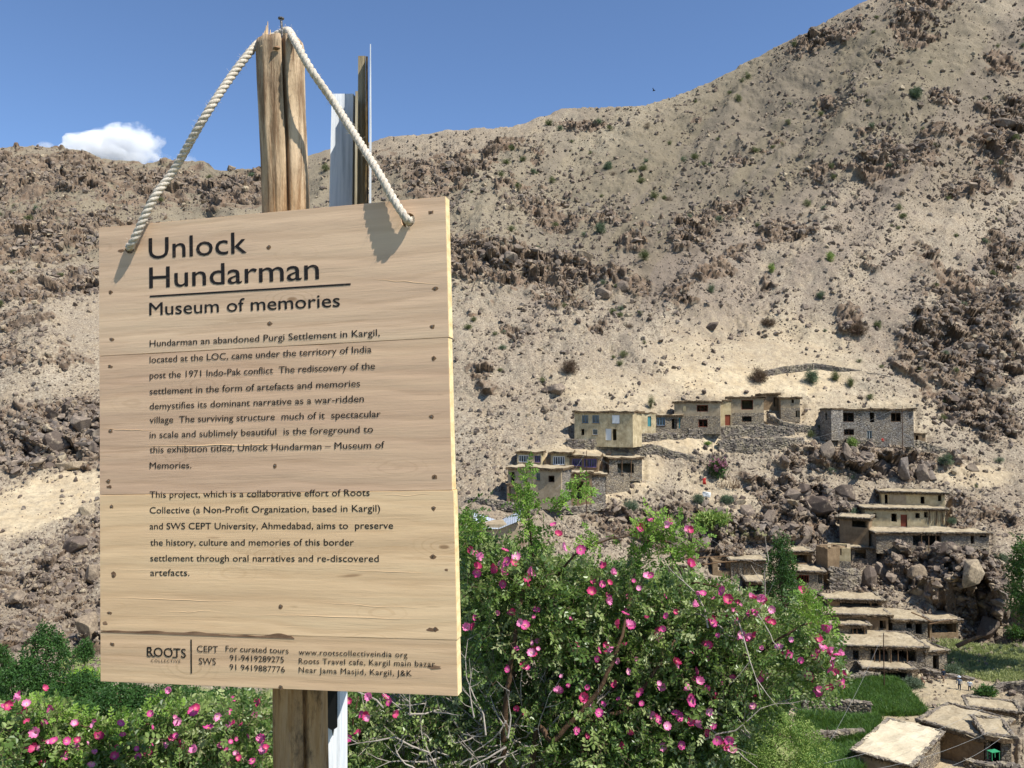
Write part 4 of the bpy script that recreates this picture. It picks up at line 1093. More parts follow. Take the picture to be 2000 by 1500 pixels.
H('small hut with a black mouth at the left end of the terraced village', (1562, 1238), (1596, 1240), 1219, 103, 103, 3.5, 'stonewall', name='village_hut', cat='hut', seed=40, rim=.1, ov=.3, th=.22, ops=[('hole', 1566, 1593, 1221, 1237)], brushy=1.3)
H('dark little cell above the left end of the terraced village', (1564, 1204), (1584, 1206), 1182, 107, 107, 3, 'brownmud', name='village_hut', cat='hut', seed=41, rim=.1, ov=.25, th=.25, ops=[('hole', 1567, 1582, 1184, 1203)])
H('longest dark stone house with pale flat roof in the bottom terrace row', (1618, 1300), (1806, 1294), 1262, 99.6, 98.6, 6, 'stonewall', name='village_house', seed=42, rim=.1, ov=.4, th=.25, brushy=1.6, poles=(1706, 1716, 1738, 1752, 1770),
  ops=[('hole', 1666, 1678, 1270, 1290), ('hole', 1700, 1736, 1266, 1296), ('hole', 1742, 1790, 1266, 1292)])
H('low cellar with a straw roof under the bottom terrace row, touching the green field', (1690, 1324), (1782, 1326), 1306, 96.8, 96.2, 4.5, 'stonewall', name='village_shed', cat='shed', seed=43, rim=.1, ov=.35, th=.22, brushy=1.5, ops=[('hole', 1696, 1772, 1307, 1324)])
H('ruined shed with fallen roof poles at the right of the terraced village', (1816, 1240), (1872, 1238), 1214, 104, 104.4, 5, 'brownmud', name='village_shed', cat='shed', seed=44, rim=.1, ov=.4, th=.22, brushy=1.6, ops=[('hole', 1820, 1868, 1218, 1236)])
H('stone shed with a narrow dark door at the lower right corner of the terraced village', (1808, 1312), (1850, 1302), 1276, 98.2, 98.8, 4, 'stonewall', name='village_shed', cat='shed', seed=45, rim=.1, ov=.2, th=.25, ops=[('hole', 1822, 1834, 1280, 1308)], brushy=.8)
# --- nearest ruins at the bottom right
H('nearest house at the bottom right with a large bright flat roof', (1672, 1500), (1776, 1535), 1470, 68.4, 65.6, 9, 'mud', side='stonewall', roof='paleroof', seed=46, rim=.08, ov=.3, th=.22, brushy=.5, foot=3, beams=False)
H('open ruin with mud inner wall and a hole in its roof, beside the nearest house', (1800, 1462), (1922, 1492), (1412, 1440), 71.5, 67.5, 6.2, 'brownmud', side='stonewall', name='mud_ruin', cat='ruin', seed=47, rim=.16, ov=.25, th=.25, brushy=.4, beams=False, foot=3,
  ops=[('hole', 1852, 1884, 1412, 1436)])
H('black-mouthed stone shed at the right end of the open ruin', (1926, 1496), (1976, 1500), 1442, 69.8, 69.2, 4, 'stonewall', name='village_shed', cat='shed', seed=48, rim=.16, ov=.25, th=.4, brushy=.4, beams=False, foot=3, ops=[('hole', 1930, 1956, 1448, 1494)])
H('small flat roofed stone hut above the open ruin near the right edge', (1896, 1396), (1990, 1406), 1384, 80.5, 79, 2.8, 'stonewall', name='village_hut', cat='hut', seed=49, rim=.16, ov=.3, th=.22, brushy=.3, beams=False)

# --- dry stone walls
DW = [
 ([(1108,872),(1150,876),(1210,880),(1290,889),(1360,905)], [14,18,18,16,12], 'curved dry stone wall under the cream two storey house'),
 ([(1250,862),(1290,858),(1340,858)], [14,14,10], 'short dark dry stone wall right of the cream house'),
 ([(1345,856),(1420,854),(1500,852),(1552,848)], [18,22,22,12], 'terrace wall directly below the second and third houses of the upper row'),
 ([(1404,880),(1470,882),(1540,878),(1570,864)], [22,26,22,10], 'lower terrace wall under the footpath, left of the crag'),
 ([(1655,872),(1720,880),(1790,884),(1850,886)], [16,22,24,10], 'rough stone terrace wall in front of the big grey stone house'),
 ([(1480,738),(1530,728),(1590,722),(1650,730),(1740,746)], [10,12,12,12,10], 'low arched dry stone wall on the pale slope above the village'),
 ([(1500,824),(1530,838),(1598,846)], [16,14,12], 'rubble wall running down to the left of the big grey stone house'),
 ([(912,982),(970,990),(1030,1002),(1120,1000),(1180,992)], [10,14,14,12,8], 'low dry stone wall in front of the middle cluster of houses'),
 ([(1570,1392),(1620,1390),(1700,1394)], [24,24,20], 'retaining wall between the upper and lower barley fields'),
 ([(1570,1450),(1630,1446),(1690,1440)], [16,18,14], 'retaining wall below the lower barley field'),
 ([(1650,1338),(1690,1330),(1720,1326)], [16,16,12], 'short stone wall between the roses and the straw roofed cellar'),
 ([(1622,1150),(1650,1154),(1680,1146)], [40,44,30], 'high rubble wall below the roofless mud ruin'),
 ([(1716,1086),(1750,1092),(1790,1090)], [18,22,20], 'stone footing under the left half of the long byre'),
 ([(1840,1092),(1880,1096),(1925,1094)], [22,24,16], 'stone footing under the right half of the long byre'),
 ([(1776,1480),(1786,1500),(1790,1525)], [26,34,40], 'broken stone corner wall right of the nearest house'),
 ([(1890,1500),(1930,1512),(2000,1518)], [16,22,20], 'low rubble wall along the bottom right picture edge'),
 ([(1925,1360),(1960,1352),(2010,1350)], [10,16,20], 'rubble wall at the right edge above the small flat roofed hut'),
 ([(1800,1310),(1840,1322),(1900,1330)], [8,7,6], 'low line of stones along the path by the terraced village'),
]
for i, (p, h, lb) in enumerate(DW):
    nearw = p[0][1] > 1380
    dry_wall(p, h, lb, size=.30 if nearw else .42, seed=i, t=.55)
def poles(label, a, b, n, Yv, w=.09, name='timber_pole', cat='timber pole'):
    p, q = P(*a, Yv), P(*b, Yv - .5)
    mb = MB(); mb.tube([Vector((0, 0, 0)), (q - p) * .5 + Vector((0, 0, .08)), q - p], [w, w * .9, w * .7], 7)
    o = mb.build(name, M['beam'], None, loc=p); return tag(o, label, cat)
poles('long pale trunk lying on the slope right of the terraced village', (1868, 1262), (1918, 1242), 1, 101, .28, 'log', 'log')
poles('upper bare pole of the collapsed shed above the roses', (1336, 1092), (1424, 1086), 1, 112.4)
poles('lower bare pole of the collapsed shed above the roses', (1372, 1103), (1440, 1096), 1, 112)
poles('fallen roof pole leaning over the ruined shed', (1780, 1196), (1820, 1215), 1, 103)
poles('thin roof pole jutting from the ruined shed', (1815, 1219), (1868, 1210), 1, 103)
# utility poles and wires
def upole(px, py0, py1, Yv, label, bar=True, r=.07):
    a = P(px, py0, Yv); z = P(px, py1, Yv).z - a.z
    root = empty('utility_pole', a, 0, label, 'utility pole')
    MB().tube([(0, 0, -1), (0, 0, z)], [r, r * .7], 7).build('pole', M['brownwood'], root)
    if bar: MB().box((0, 0, z - .35), (1.1, .07, .07)).build('crossarm', M['beam'], root)
    return a + Vector((0, 0, z))
w1 = upole(1763, 870, 793, 131.5, 'thin utility pole in front of the big grey stone house', False)
w2 = upole(1727, 1345, 1236, 93, 'utility pole with a crossarm in front of the terraced huts')
w3 = upole(1146, 990, 880, 114, 'thin utility pole in front of the purple window house', False)
w4 = upole(1391, 896, 860, 133, 'short thin pole beside the pink flowering shrub', False, .05)
w5 = upole(1352, 1125, 1030, 90, 'thin dark pole rising behind the rose tops', False, .06)
w6 = upole(1616, 1475, 1420, 76, 'thin dark pole at the edge of the lower barley field', False, .05)
m = Mat('wire', .5, .4); m.col('#9a9a98'); M['wire'] = m.m
def wire(a, b, label, sag=.6, r=.008):
    a, b = Vector(a), Vector(b); pts = [a.lerp(b, i / 14) + Vector((0, 0, -sag * 4 * (i / 14) * (1 - i / 14))) for i in range(15)]
    o = MB().tube([p - a for p in pts], r, 5).build('overhead_wire', M['wire'], None, loc=a); tag(o, label, 'wire')
wire(w2, P(1590, 1500, 62), 'wire from the crossarm pole down to the lower barley field')
wire(w1, P(1560, 862, 128), 'wire from the stone house pole to the crag edge')
wire(w3, P(1300, 950, 112), 'wire running right from the pole of the purple window house')
wire(w3, P(1085, 955, 110), 'wire running left from the pole of the purple window house')
wire(P(1560, 1500, 60), P(1920, 1325 + 60, 74), 'uppermost of the three wires crossing the ruins at the bottom right')
wire(P(1650, 1510, 60), P(1950, 1420, 66), 'middle one of the three wires crossing the ruins at the bottom right')
wire(P(1800, 1510, 60), P(1975, 1425, 64), 'lowest of the three wires crossing the ruins at the bottom right')
wire(w5, P(1490, 1108, 100), 'wire from the dark pole behind the rose tops to the lattice fronted hut', .2)
# stick pile and cloths
def sticks():
    p = SF(1425, 955); r = random.Random(5); mb = MB()
    for _ in range(40):
        a = Vector((r.uniform(-1.6, 1.6), r.uniform(-.4, .4), .1)); mb.bar(a, a + Vector((r.uniform(-.7, .7), r.uniform(-.2, .2), r.uniform(.6, 2))), .05, .03, n=4)
    tag(tag(mb.build('stick_heap', M['beam'], None, loc=p), 'heap of pale cut sticks on the slope below the footpath', 'stick heap'), kind='stuff')
sticks()
m = Mat('red_cloth', .8, .1); m.col(m.ramp(m.noise(6), [(.4, '#8e2b26'), (.6, '#b8403a')])); M['redcloth'] = m.m
def cloth(px, py, w, h, mat, label, sd):
    p = SF(px, py); s = p.y / 1600; mb = MB(); n = 7
    vs = [Vector(((i / n - .5) * w * s, mnoise.noise(Vector((i * .8, j * .8, sd))) * .25, j / n * h * s)) for j in range(n + 1) for i in range(n + 1)]
    vs = [v + Vector(mnoise.noise_vector(v * 1.3 + Vector((sd, 0, 0)))) * .18 for v in vs]
    f = [(j * (n + 1) + i, j * (n + 1) + i + 1, (j + 1) * (n + 1) + i + 1, (j + 1) * (n + 1) + i) for j in range(n) for i in range(n)]
    o = mb.add(vs, f).build('cloth', mat, None, smooth=True, loc=p + Vector((0, -.35, .1)))
    md = o.modifiers.new('t', 'SOLIDIFY'); md.thickness = .03; tag(o, label, 'cloth')
cloth(1374, 948, 7, 12, M['redcloth'], 'red cloth hanging on rubble left of the stick heap', 3)
cloth(1377, 972, 14, 9, M['whitepaint'], 'white cloth spread on a rock below the red one', 9)

# --- barley fields
def field(label, quad, Ys, n, sd):
    A, B, Cc, Dd = [P(x, y, Yv) for (x, y), Yv in zip(quad, Ys)]
    k = 14; vs = []
    for j in range(k + 1):
        for i in range(k + 1):
            u, v = i / k, j / k
            p = A.lerp(B, u).lerp(Dd.lerp(Cc, u), v); vs.append(p + Vector((0, 0, mnoise.noise(p * .3) * .15)))
    f = [(j * (k + 1) + i, j * (k + 1) + i + 1, (j + 1) * (k + 1) + i + 1, (j + 1) * (k + 1) + i) for j in range(k) for i in range(k)]
    o = MB().add(vs, f).build('field_soil', M['fieldsoil'], None, smooth=True); tag(o, kind='structure')
    u = rng.random(n); v = rng.random(n)
    a = np.array(A)[None] * ((1 - u) * (1 - v))[:, None] + np.array(B)[None] * (u * (1 - v))[:, None] + np.array(Cc)[None] * (u * v)[:, None] + np.array(Dd)[None] * ((1 - u) * v)[:, None]
    r = np.stack([rng.normal(0, .2, n), rng.normal(0, .2, n) + .12, rng.random(n) * 6.28], -1)
    hmod = .35 + 1.3 * fbm(a / 3.5, 3, 4)
    g = scatter('barley', a, r, (.8 + .5 * rng.random(n)) * hmod, BARLEY)
    tag(g, label, 'barley field', kind='stuff')
M['fieldsoil'] = simple('field_soil', '#4d5a2e', .95, .1, .3, 4)
def tuft(seed, n=12, h=.8, w=.05, spread=.2):
    r = random.Random(seed); mb = MB()
    for _ in range(n):
        a = Vector((r.gauss(0, spread), r.gauss(0, spread), -.05)); d = Vector((r.gauss(0, .22), r.gauss(0, .22), 1)).normalized() * h * r.uniform(.6, 1.1)
        s = Vector((math.cos(r.random() * 6), math.sin(r.random() * 6), 0)) * w
        mid = a + d * .6; tip = a + d + Vector((d.x, d.y, -.15)) * .6
        mb.add([a - s * .5, a + s * .5, mid + s * .4, tip, mid - s * .4], [(0, 1, 2, 4), (4, 2, 3)])
    return mb.mesh('tuft')
BARLEY = lib('barley_tufts', [tuft(i) for i in range(6)], M['grass'])
field('bright green barley on the upper field beside the straw roofed cellar', [(1540, 1402), (1812, 1398), (1752, 1330), (1560, 1326)], [86.5, 86, 95.5, 96], 9000, 1)
field('darker green barley on the lower field between the two retaining walls', [(1560, 1450), (1690, 1448), (1718, 1404), (1566, 1404)], [79, 78.5, 84, 84.5], 4000, 2)
field('green strip of barley in front of the nearest house', [(1560, 1540), (1672, 1520), (1690, 1462), (1580, 1466)], [64, 66, 76, 76], 2600, 3)

# --- scrub on the slopes
SHR = [(1585,738,24,26,CLG,'green shrub in front of the arched stone wall, second of four'),(1482,736,34,26,CLB,'dark bare shrub at the left end of the arched stone wall'),(1630,738,16,20,CLS,'olive shrub third along the arched stone wall'),(1660,748,14,20,CLS,'olive shrub at the right of the arched stone wall'),
 (1270,786,14,26,CLS,'upright dry shrub just behind the roof of the cream house'),(1455,872,14,18,CLG,'dark round shrub growing on the lower terrace wall'),(1661,870,20,20,CLP,'bright green shrub growing below the big grey stone house'),(1380,868,14,8,CLP,'small green cushion on the terrace path'),
 (1362,978,22,14,CLG,'bluish shrub beside the white cloth'),(1420,975,26,14,CLG,'greyish shrub right of the white cloth'),(1232,985,26,22,CLG,'dark spiky shrub on the slope below the open stone shed'),(1845,905,24,20,CLG,'grey green shrub on the crag right of the stone house wall'),
 (1660,1000,24,12,CLG,'small grey shrub left of the leaning shed roof'),(1858,1020,16,14,CLG,'grey shrub beside the twig screens of the tall hut'),(1955,1092,26,20,CLG,'green shrub at the right end of the long byre'),(1112,716,30,26,CLB,'dark bare shrub above the long flat-topped boulder'),
 (1780,200,20,24,CLG,'dark green shrub under the crag high on the right'),(1510,868,0,0,None,''),(1850,1088,14,14,CLS,'yellowish tuft on the cliff edge under the byre'),
 (1808,1405,22,20,CLT,'dark green round bush at the corner of the upper barley field'),(1836,1386,14,16,CLT,'small green bush between the field corner and the walkers'),(1874,1382,26,20,CLG,'round grey green bush below the walkers'),(1926,1356,40,12,CLT,'dark low bush to the right of the rightmost walker'),
 (1862,1310,30,18,CLG,'leafy green bush above the walkers at the path end'),(1980,1210,30,24,CLT,'green shrub at the foot of the dark overhang'),(1385,1022,60,14,CLP,'green creeper on rocks right of the dark pole'),(1780,1330,34,18,CLG,'grey green bush between the barley and the walkers'),
 (1256,520,18,20,CLS,'olive shrub right of the reddish square block'),(1170,462,20,22,CLG,'dark shrub above the reddish square block'),(1040,336,10,12,CLG,'small green shrub high in the middle gully'),(1188,328,16,14,CLG,'brown green shrub near the ridge middle'),
 (1505,534,14,20,CLP,'bright shrub on the slope right of the middle crags'),(1620,516,16,22,CLP,'yellow green shrub on the mid slope above the pale scree'),(1385,580,14,20,CLG,'dark green shrub at the foot of the middle crag tongue'),(1602,578,14,16,CLG,'small green shrub above the right part of the pale scree'),(1716,630,14,18,CLS,'olive shrub left of the whitish boulder'),(1678,640,34,22,CLB,'brown dry shrub under the dark knob above the pale scree'),(1500,632,26,14,CLB,'brown cushion on the pale scree path'),
 (1150,90,0,0,None,''),(2000,240,0,0,None,''),(970,1075,0,0,None,'')]
for i, s in enumerate(SHR):
    if s[4] is None: continue
    x, y, w, h, c, lb = s
    shrub(x, y, w, h, c, lb, seed=i)
r_ = random.Random(21); k = 0
ZN = [('shrubs scattered on the upper right slope', 'small olive shrub on the upper right slope', (1250, 2000, 20, 480), 90),
      ('shrubs scattered on the slope in the middle', 'small olive shrub on the middle slope between sign and scree', (900, 1300, 230, 760), 55),
      ('shrubs scattered on the left ridge', 'small olive shrub on the ridge left of the wooden post', (0, 640, 310, 640), 30),
      ('shrubs scattered on the right slope beside the village', 'small shrub on the right slope beside the village', (1560, 2000, 480, 960), 36)]
for g, lb, (x0, x1, y0, y1), n in ZN:
    for _ in range(n):
        x = r_.uniform(x0, x1); y = r_.uniform(y0, y1)
        if y < ridge(x) + 3 or (200 < x < 890 and y > 430): continue
        if float(blobs(CALM, np.array([x]), np.array([y]))[0]) > .5: continue
        k += 1; w = r_.uniform(7, 17)
        shrub(x, y, w, w * r_.uniform(.6, .95), (cc_ := r_.choice([CLS, CLS, CLG, CLS, CLB])), ('small ' if w < 10.5 else 'large ' if w > 14 else '') + {CLS: 'olive', CLG: 'grey green', CLB: 'dry brown'}[cc_] + ' shrub ' + where(x, y), group=g, seed=100 + k, n=int(26 + w * 2))
# pink flowering shrub on the terrace
M['pinkfar'] = leafmat('pink_blossom_mass', ['#8c4a63', '#b0668a', '#c98aa6'], .2)
CLK = clumps('pink_clumps', M['pinkfar'], 10, .35, .25)
b = shrub(1402, 918, 34, 38, CLT, 'rounded shrub with pink blossom standing alone below the footpath', 'flowering shrub', name='flowering_shrub', seed=77)
p_ = crown_pts((0, -.3, 2.0), (1.5, 1.2, 1.2), 120, seed=4, hollow=.5); o = tag(scatter('blossom', p_, rrot(len(p_)), .35 + .2 * rng.random(len(p_)), CLK, b), kind='stuff')
# low cushions in the pale green meadow at the right
g = 'dark cushions dotting the pale green meadow'
for i in range(26):
    x = r_.uniform(1880, 2005); y = r_.uniform(1262, 1312)
    shrub(x, y + 4, r_.uniform(7, 13), r_.uniform(7, 11), CLG, 'dark green cushion plant in the pale green meadow', group=g, seed=300 + i, n=34)
n = 9000
px = rng.uniform(1815, 2040, n); py = rng.uniform(1248, 1345, n); ok = rng.random(n) < blobs([(1930,1290,120,36,8,1)], px, py); px, py = px[ok], py[ok]
pt, nm = surf(px, py)
M['meadowleaf'] = leafmat('meadow_leaf', ['#8d9660', '#a5aa72', '#bcbc86'], .3)
MEAD = lib('meadow_tufts', [tuft(40 + i, 10, .5, .07, .25) for i in range(4)], M['meadowleaf'])
tag(scatter('meadow_grass', pt, np.stack([rng.normal(0, .2, len(pt)), rng.normal(0, .2, len(pt)), rng.random(len(pt)) * 6], -1), .6 + .6 * rng.random(len(pt)), MEAD), 'pale yellow green meadow at the right edge below the overhang', 'meadow', kind='stuff')
# --- trees in the valley
tree('poplar_tree', 1530, 1425, 1058, 74, 66, CLT, 2200, 'tall narrow poplar rising behind the right side of the rose bush', csz=.46, seed=1, narrow=True)
tree('leafy_tree', 2022, 1262, 1045, 96, 100, CLT, 900, 'dark green tree cut by the right picture edge beside the overhang', csz=.7, seed=2)
tree('pale_green_tree', 1510, 1560, 1395, 42, 200, CLP, 2600, 'pale green bushy tree at the bottom between the roses and nearest house', csz=.26, seed=3)
TL = [(88, 1370, 1226, 58, 70, CLT, 700, 'narrow pointed dark green tree left of the sign', True, .42), (45, 1400, 1290, 56, 90, CLT, 700, 'rounded green tree left of the pointed one', False, .42), (-8, 1390, 1262, 60, 60, CLT, 500, 'green tree cut by the left picture edge', False, .45),
      (150, 1400, 1318, 54, 110, CLT, 700, 'dark bushy tree below the lime bush', False, .4), (165, 1300, 1250, 66, 30, CLT, 220, 'small round tree on the slope above the lime bush', False, .35), (230, 1420, 1340, 50, 120, CLT, 700, 'dark tree top peeping under the left corner of the sign', False, .4),
      (330, 1430, 1345, 50, 150, CLT, 800, 'wide dark tree top under the left half of the sign', False, .4), (450, 1430, 1350, 48, 130, CLT, 700, 'dark tree top under the middle of the sign', False, .4), (10, 1500, 1395, 36, 120, CLG, 900, 'blue green bush at the lower left picture corner', False, .3),
      (90, 1480, 1375, 42, 160, CLT, 1200, 'dark green tree mass behind the left roses', False, .34), (720, 1480, 1340, 50, 160, CLT, 900, 'dark tree behind the roses right of the sign post', False, .42), (880, 1470, 1330, 50, 160, CLT, 900, 'dark tree under the right corner of the sign', False, .42)]
for i, (x, b, t, Yv, w, c, n, lb, nar, cs) in enumerate(TL):
    tree('valley_tree', x, b, t, Yv, w, c, n, lb, csz=cs, seed=20 + i, narrow=nar)
shrub(160, 1330, 70, 48, CLL, 'bright lime green bush beside the left edge of the sign', name='lime_bush', seed=55, Y=62, n=420, csz=.4)

# --- walkers
def person(px, pyfeet, hpx, Yv, label, top, legs, pose=0, hat=None, face=0):
    p = P(px, pyfeet, Yv); Hh = hpx * Yv / 1600
    root = empty('person', p, face, label, 'person')
    k = Hh / 1.7; sw = .16 * (1 if pose == 0 else -1)
    if pose == 2:   # sitting
        J = dict(pel=(0, 0, .42), ch=(0, .02, .78), nk=(0, 0, .98), hd=(0, -.02, 1.16), kl=(-.12, -.42, .48), kr=(.12, -.42, .48), al=(-.12, -.5, .05), ar=(.12, -.5, .05), fl=(-.12, -.62, .03), fr=(.12, -.62, .03),
                 sl=(-.19, 0, .93), sr=(.19, 0, .93), el=(-.26, -.12, .68), er=(.26, -.12, .68), hl=(-.16, -.36, .55), hr=(.16, -.36, .55), hil=(-.1, 0, .42), hir=(.1, 0, .42))
    else:
        J = dict(pel=(0, 0, .92), ch=(0, -.02, 1.22), nk=(0, 0, 1.45), hd=(0, -.03, 1.62), hil=(-.1, 0, .88), hir=(.1, 0, .88), kl=(-.11, -sw * .8, .5), kr=(.11, sw * .5, .5), al=(-.11, -sw, .08), ar=(.11, sw * 1.5, .1), fl=(-.11, -sw - .16, .03), fr=(.11, sw * 1.5 - .14, .04),
                 sl=(-.2, 0, 1.4), sr=(.2, 0, 1.4), el=(-.27, .05, 1.12), er=(.27, -.03, 1.12), hl=(-.27, -.1, .86), hr=(.27, -.16, .88))
    rr = dict(pel=.14, ch=.15, nk=.055, hd=.105, hil=.09, hir=.09, kl=.06, kr=.06, al=.042, ar=.042, fl=.04, fr=.04, sl=.07, sr=.07, el=.045, er=.045, hl=.035, hr=.035)
    E = [('pel', 'ch'), ('ch', 'nk'), ('nk', 'hd'), ('pel', 'hil'), ('pel', 'hir'), ('hil', 'kl'), ('kl', 'al'), ('al', 'fl'), ('hir', 'kr'), ('kr', 'ar'), ('ar', 'fr'), ('ch', 'sl'), ('ch', 'sr'), ('sl', 'el'), ('el', 'hl'), ('sr', 'er'), ('er', 'hr')]
    ks = list(J)
    me = bpy.data.meshes.new('body'); me.from_pydata([Vector(J[a]) * k for a in ks], [(ks.index(a), ks.index(b)) for a, b in E], [])
    o = bpy.data.objects.new('body', me); COL.objects.link(o); o.parent = root
    md = o.modifiers.new('s', 'SKIN'); sv = me.skin_vertices[0].data
    for i, a in enumerate(ks):
        sv[i].radius = (rr[a] * k, rr[a] * k * (.75 if a in ('ch', 'pel') else 1)); sv[i].use_root = (a == 'pel')
    o.modifiers.new('u', 'SUBSURF').levels = 1
    dg = bpy.context.evaluated_depsgraph_get(); m2 = bpy.data.meshes.new_from_object(o.evaluated_get(dg)); o.modifiers.clear(); o.data = m2
    for mt in (M['skin'], top, legs, M['hair']): m2.materials.append(mt)
    zc = J['pel'][2] * k; zn = J['nk'][2] * k
    for pl in m2.polygons:
        c = pl.center
        pl.material_index = 1 if (zc < c.z < zn and abs(c.x) < .3 * k and not (c - Vector(J['hl']) * k).length < .1 and not (c - Vector(J['hr']) * k).length < .1) else (2 if c.z <= zc and (pose == 2 or abs(c.x) < .22 * k) else 0)
        if c.z > zn + .17 * k or (c.z > zn + .08 * k and c.y > 0): pl.material_index = 3
        pl.use_smooth = True
    if hat:
        mb = MB(); mb.tube([Vector((0, -.03, 1.68)) * k, Vector((0, -.03, 1.70)) * k, Vector((0, -.03, 1.78)) * k, Vector((0, -.03, 1.80)) * k], [.2 * k, .12 * k, .11 * k, .05 * k], 12)
        mb.build('hat', hat, root)
    return root
M['skin'] = simple('skin', '#9b6e52', .6, .3, .05, 5, 0)
M['hair'] = simple('black_hair', '#17130f', .6, .3, .1, 20, 0)
M['navy'] = simple('navy_cloth', '#1d2534', .85, .1, .2, 8)
M['plaid'] = simple('grey_shirt', '#7b8794', .85, .1, .3, 12)
M['lightshirt'] = simple('light_shirt', '#c3ccd4', .85, .1, .15, 12)
M['khaki'] = simple('khaki_trousers', '#8b7560', .85, .1, .15, 12)
M['maroon'] = simple('maroon_cloth', '#5c2b26', .85, .1, .2, 12)
person(1843, 1336, 30, 95, 'person standing in dark top and khaki trousers, leftmost of the three walkers', M['navy'], M['khaki'], 0, face=.4)
person(1874, 1352, 30, 92.5, 'person in grey shirt and pale hat, middle of the three walkers', M['plaid'], M['navy'], 1, M['lightshirt'], face=-.7)
person(1894, 1354, 26, 92, 'person in light shirt and dark trousers, rightmost of the three walkers', M['lightshirt'], M['navy'], 0, face=2.6)
person(1800, 1336, 20, 95, 'person in maroon sitting on the path beside the barley field', M['maroon'], M['maroon'], 2, face=1.0)
person(1724, 866, 17, 131.5, 'person in red sitting on the terrace wall before the big grey stone house', M['redcloth'], M['navy'], 2)
def green_table():
    p = P(1938, 1486, 64); root = empty('green_table', p, .3, 'green table standing before the black-mouthed shed at the bottom right', 'table'); m = simple('green_plastic', '#2f8a5c', .5, .4, .1, 5, 0)
    MB().box((.4, .25, .6), (.8, .5, .04)).build('tabletop', m, root)
    for x, y in ((.05, .05), (.85, .05), (.05, .45), (.85, .45)): MB().box((x * .9, y, .28), (.04, .04, .6)).build('leg', m, root)
green_table()
def bird():
    p = P(1277, 177, 150); mb = MB()
    mb.tube([(-.35, 0, 0), (-.15, 0, .02), (.1, 0, .02), (.3, 0, 0)], [.02, .1, .09, .02], 8)
    mb.add([(-.1, 0, .05), (.12, 0, .05), (.0, -.5, .22), (-.25, -.85, .1)], [(0, 1, 2, 3)]); mb.add([(-.1, 0, .05), (.12, 0, .05), (.0, .5, .2), (-.3, .8, .1)], [(0, 1, 2, 3)])
    o = mb.build('bird', M['hair'], None, loc=p); o.rotation_euler = (.2, 0, 2.4); tag(o, 'black bird flying above the ridge', 'bird')
bird()
# ------------------------------------------------------------------ the hanging wooden sign
def board_pose():
    im = np.array([[193, 445], [870, 383], [895, 1360], [196, 1331]], float); w = .60; h = .741
    ob = np.array([[0, h], [w, h], [w, 0], [0, 0]]); A = []
    for (X, Y), (u, v) in zip(ob, im):
        x = (u - 1000) / 1600; y = -(v - 750) / 1600
        A.append([X, Y, 1, 0, 0, 0, -x * X, -x * Y, -x]); A.append([0, 0, 0, X, Y, 1, -y * X, -y * Y, -y])
    Hm = np.linalg.svd(np.array(A))[2][-1].reshape(3, 3)
    if Hm[2, 2] < 0: Hm = -Hm
    Hm /= (np.linalg.norm(Hm[:, 0]) + np.linalg.norm(Hm[:, 1])) / 2
    def cw(v): return Vector((v[0], v[2] * CP - v[1] * SP, v[2] * SP + v[1] * CP))
    ex = cw(Hm[:, 0]).normalized(); ez = cw(Hm[:, 1]); ez = (ez - ex * ez.dot(ex)).normalized(); ey = ez.cross(ex)
    o = cw(Hm[:, 2]) + EYE
    m = Matrix((ex, ey, ez)).transposed().to_4x4(); m.translation = o
    return m
BM = board_pose(); BI = BM.inverted()
BW, BH, BT = .60, .741, .021
def bl(px, py, off=0.0):
    """board-local (x, z) under a photo pixel; off = distance behind the front face"""
    a = BI @ EYE; b = BI @ P(px, py, 2.0); d = b - a; t = (off - a.y) / d.y; q = a + d * t
    return q.x, q.z
sign = empty('wooden_sign', (0, 0, 0), 0, 'unpainted plank board with black lettering hung by a rope from the wooden post', 'sign')
sign.matrix_world = BM
